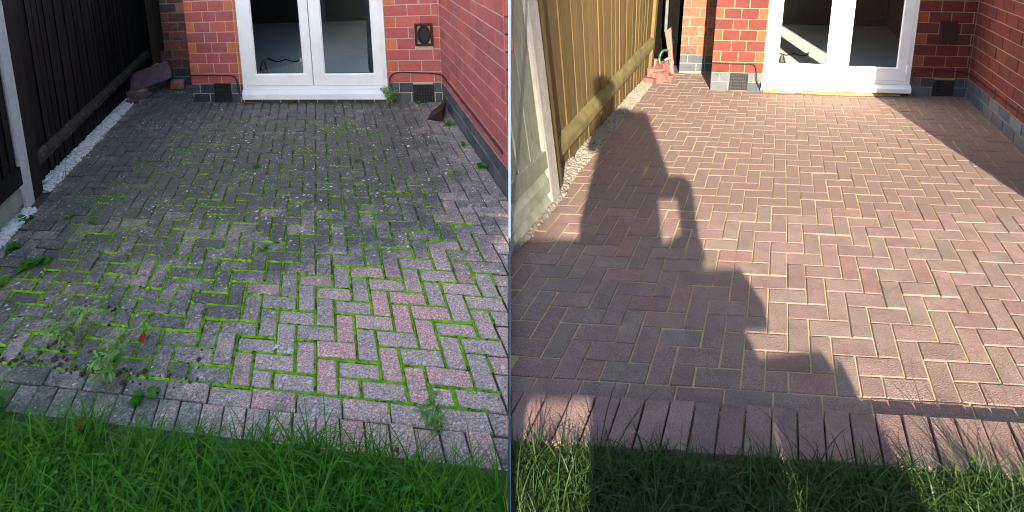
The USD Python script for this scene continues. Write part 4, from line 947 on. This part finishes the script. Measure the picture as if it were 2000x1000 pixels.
hd_ = [((J(-.13, .03, 1.50), .06), (J(-.18, .04, 1.60), .058)), ((J(-.20, .05, 1.66), .085), (J(-.20, .03, 1.74), .098)), ((J(-.20, .14, 1.67), .018), (J(-.20, .12, 1.72), .014))] + [((J(.39, .06, .72), .04), (J(.36, .12, .66), .035)), ((J(-.12, .22, 1.45), .035), (J(-.08, .25, 1.52), .03))]
for q in range(4): hd_.append(((J(-.10 + .016 * q, .26, 1.52), .010), (J(-.095 + .018 * q, .29, 1.57), .008)))
obj('skin', body(hd_), 'skin', T, smooth=50)
hr = trimesh.creation.icosphere(2, .105); hv = np.asarray(hr.vertices) * [1, 1.08, 1.0] + J(-.20, .015, 1.745); obj('hair', (hv, np.asarray(hr.faces)), 'hair', T, smooth=True)
obj('phone', (boxv((-.06, -.16, 2.17), (.02, -.15, 2.32)), QB), 'black_plastic', label='black phone held up by the person in the dark coat', cat='phone')
b = boxv((-.17, -1.1, -.45), (1.15, -.2, .515)); obj('platform', hull_obj(np.vstack([b, b * [1, 1, .98]])), 'concrete', label='low concrete platform added unseen behind the viewer to lift the shadow casters', cat='platform', loc=(.3, -.6, 0))  # added to raise the casters so their shadows reach far enough
T = thing('garden_hutch', 'timber hutch with an overhanging top, added unseen to cast the left shadow', 'shadow_caster', (-.85, -.55, 0))  # unseen box, shaped only for the shadow it throws
obj('hutch_top', hull_obj(boxv((-1.45, -.62, 1.02), (-.15, -.40, 1.36))), 'grey_board', T)
obj('hutch_base', hull_obj(boxv((-1.45, -.60, -.3), (-.40, -.42, 1.019))), 'grey_board', T)
T = thing('wheelie_bin', 'green wheelie bin standing on the platform beside the person', 'bin', (.55, -.5, .52))
def frus(x0, x1, y0, y1, z0, z1, e): return hull_obj([(x0 + e, y0 + e, z0), (x1 - e, y0 + e, z0), (x1 - e, y1 - e, z0), (x0 + e, y1 - e, z0), (x0, y0, z1), (x1, y0, z1), (x1, y1, z1), (x0, y1, z1)])
obj('bin_body', hull_obj([(.05, -.78, .52), (.36, -.78, .52), (.36, -.44, .52), (.05, -.44, .52), (.02, -.80, 1.16), (.56, -.80, 1.16), (.56, -.42, 1.16), (.02, -.42, 1.16)]), 'green_bin', T); obj('lid', frus(-.01, .70, -.70, -.39, 1.162, 1.24, .02), 'green_bin', T)
for s in (.08, .33):
    w_ = trimesh.creation.cylinder(.09, .05, sections=18); w_.apply_transform(trimesh.transformations.rotation_matrix(math.pi / 2, [0, 1, 0])); obj('wheel', (np.asarray(w_.vertices) + [s, -.86, .61], np.asarray(w_.faces)), 'black_plastic', T)
T = thing('pressure_washer', 'pressure washer standing on the platform to the right of the bin', 'pressure washer', (.9, -.5, .52))
obj('washer_body', hull_obj([(.56, -.60, .52), (.93, -.60, .52), (.93, -.42, .52), (.56, -.42, .52), (.60, -.60, 1.01), (.92, -.60, 1.03), (.92, -.44, 1.03), (.60, -.44, 1.01)]), 'loose_sand', T)
obj('handle', tube([(.90, -.55, .7), (.93, -.55, 1.02), (.955, -.55, 1.04), (.95, -.5, .7)], .018, 6), 'black_plastic', T)

# unseen dark masses added to cut open sky light from the right garden
def hedge(x0, x1, y0, y1, z1, seed, label):
    T = thing('hedge', label, 'hedge', ((x0 + x1) / 2, (y0 + y1) / 2, -.4)); r = np.random.default_rng(seed)
    n = 9000; v0 = np.c_[r.uniform(x0, x1, n), r.uniform(y0, y1, n), r.uniform(.1, z1, n)]
    m = meshkit.noise(v0 * 1.1, seed); v0 = v0 + (m[:, None] - .5) * .5
    d = r.normal(size=(n, 3)); d /= np.linalg.norm(d, axis=1)[:, None]; e = np.cross(d, r.normal(size=(n, 3))); e /= np.linalg.norm(e, axis=1)[:, None]; s = r.uniform(.09, .2, (n, 1))
    v = np.stack([v0 - d * s, v0 + e * s * .5, v0 + d * s, v0 - e * s * .5], 1).reshape(-1, 3); f = (np.array([[0, 1, 2], [0, 2, 3]])[None] + (np.arange(n) * 4)[:, None, None]).reshape(-1, 3)
    obj('foliage', (v, f), 'hedge_leaf', T)
    for q in np.linspace(y0 + .3, y1 - .3, 5): obj('trunk', tube([((x0 + x1) / 2, q, -.4), ((x0 + x1) / 2 + .1, q, z1 * .7)], .08, 6, .5), 'bark', T)
hedge(4.6, 5.6, -8, 3.0, 6.0, 5, 'tall dark hedge added unseen to cut the sky light of the clean garden')

for F, j0, j1 in ((FL, -32, -22.7), (FR, -33, -27.6)): obj('passage', lbox(F, (-16.5, j0, -1.5), (-5, j1, -.10)), 'soil', label='dark earth of the passage floor beside the old wall, behind the ' + ('mossy' if F is FL else 'clean') + ' patio', cat='passage', kind='structure')
for F, i0, i1, j, w_ in ((FL, -15.2, -8.8, -30.5, 'dark'), (FR, -14.2, -8.9, -31.5, 'golden')):  # black boards added as a dark sheet where the gap lies in shade
    T = thing('side_gate', f'black timber gate added to stand for the shade behind the end of the {w_} fence', 'shade_screen', F.w1(i0, j))
    for a in np.arange(i0, i1, .9): obj('board', lbox(F, (a, j - .2, -.3), (a + .87, j, 16)), 'shade_black', T)
    obj('rail', lbox(F, (i0, j, 3), (i1, j + .3, 3.9)), 'shade_black', T)
light_blocker('garage', 'rendered garage block added unseen behind the viewer to cut the right garden sky light', 2.9, 12.0, -17.0, -9.0, 8.0, 2.0)  # unseen mass, added only to reduce sky light over the clean patio
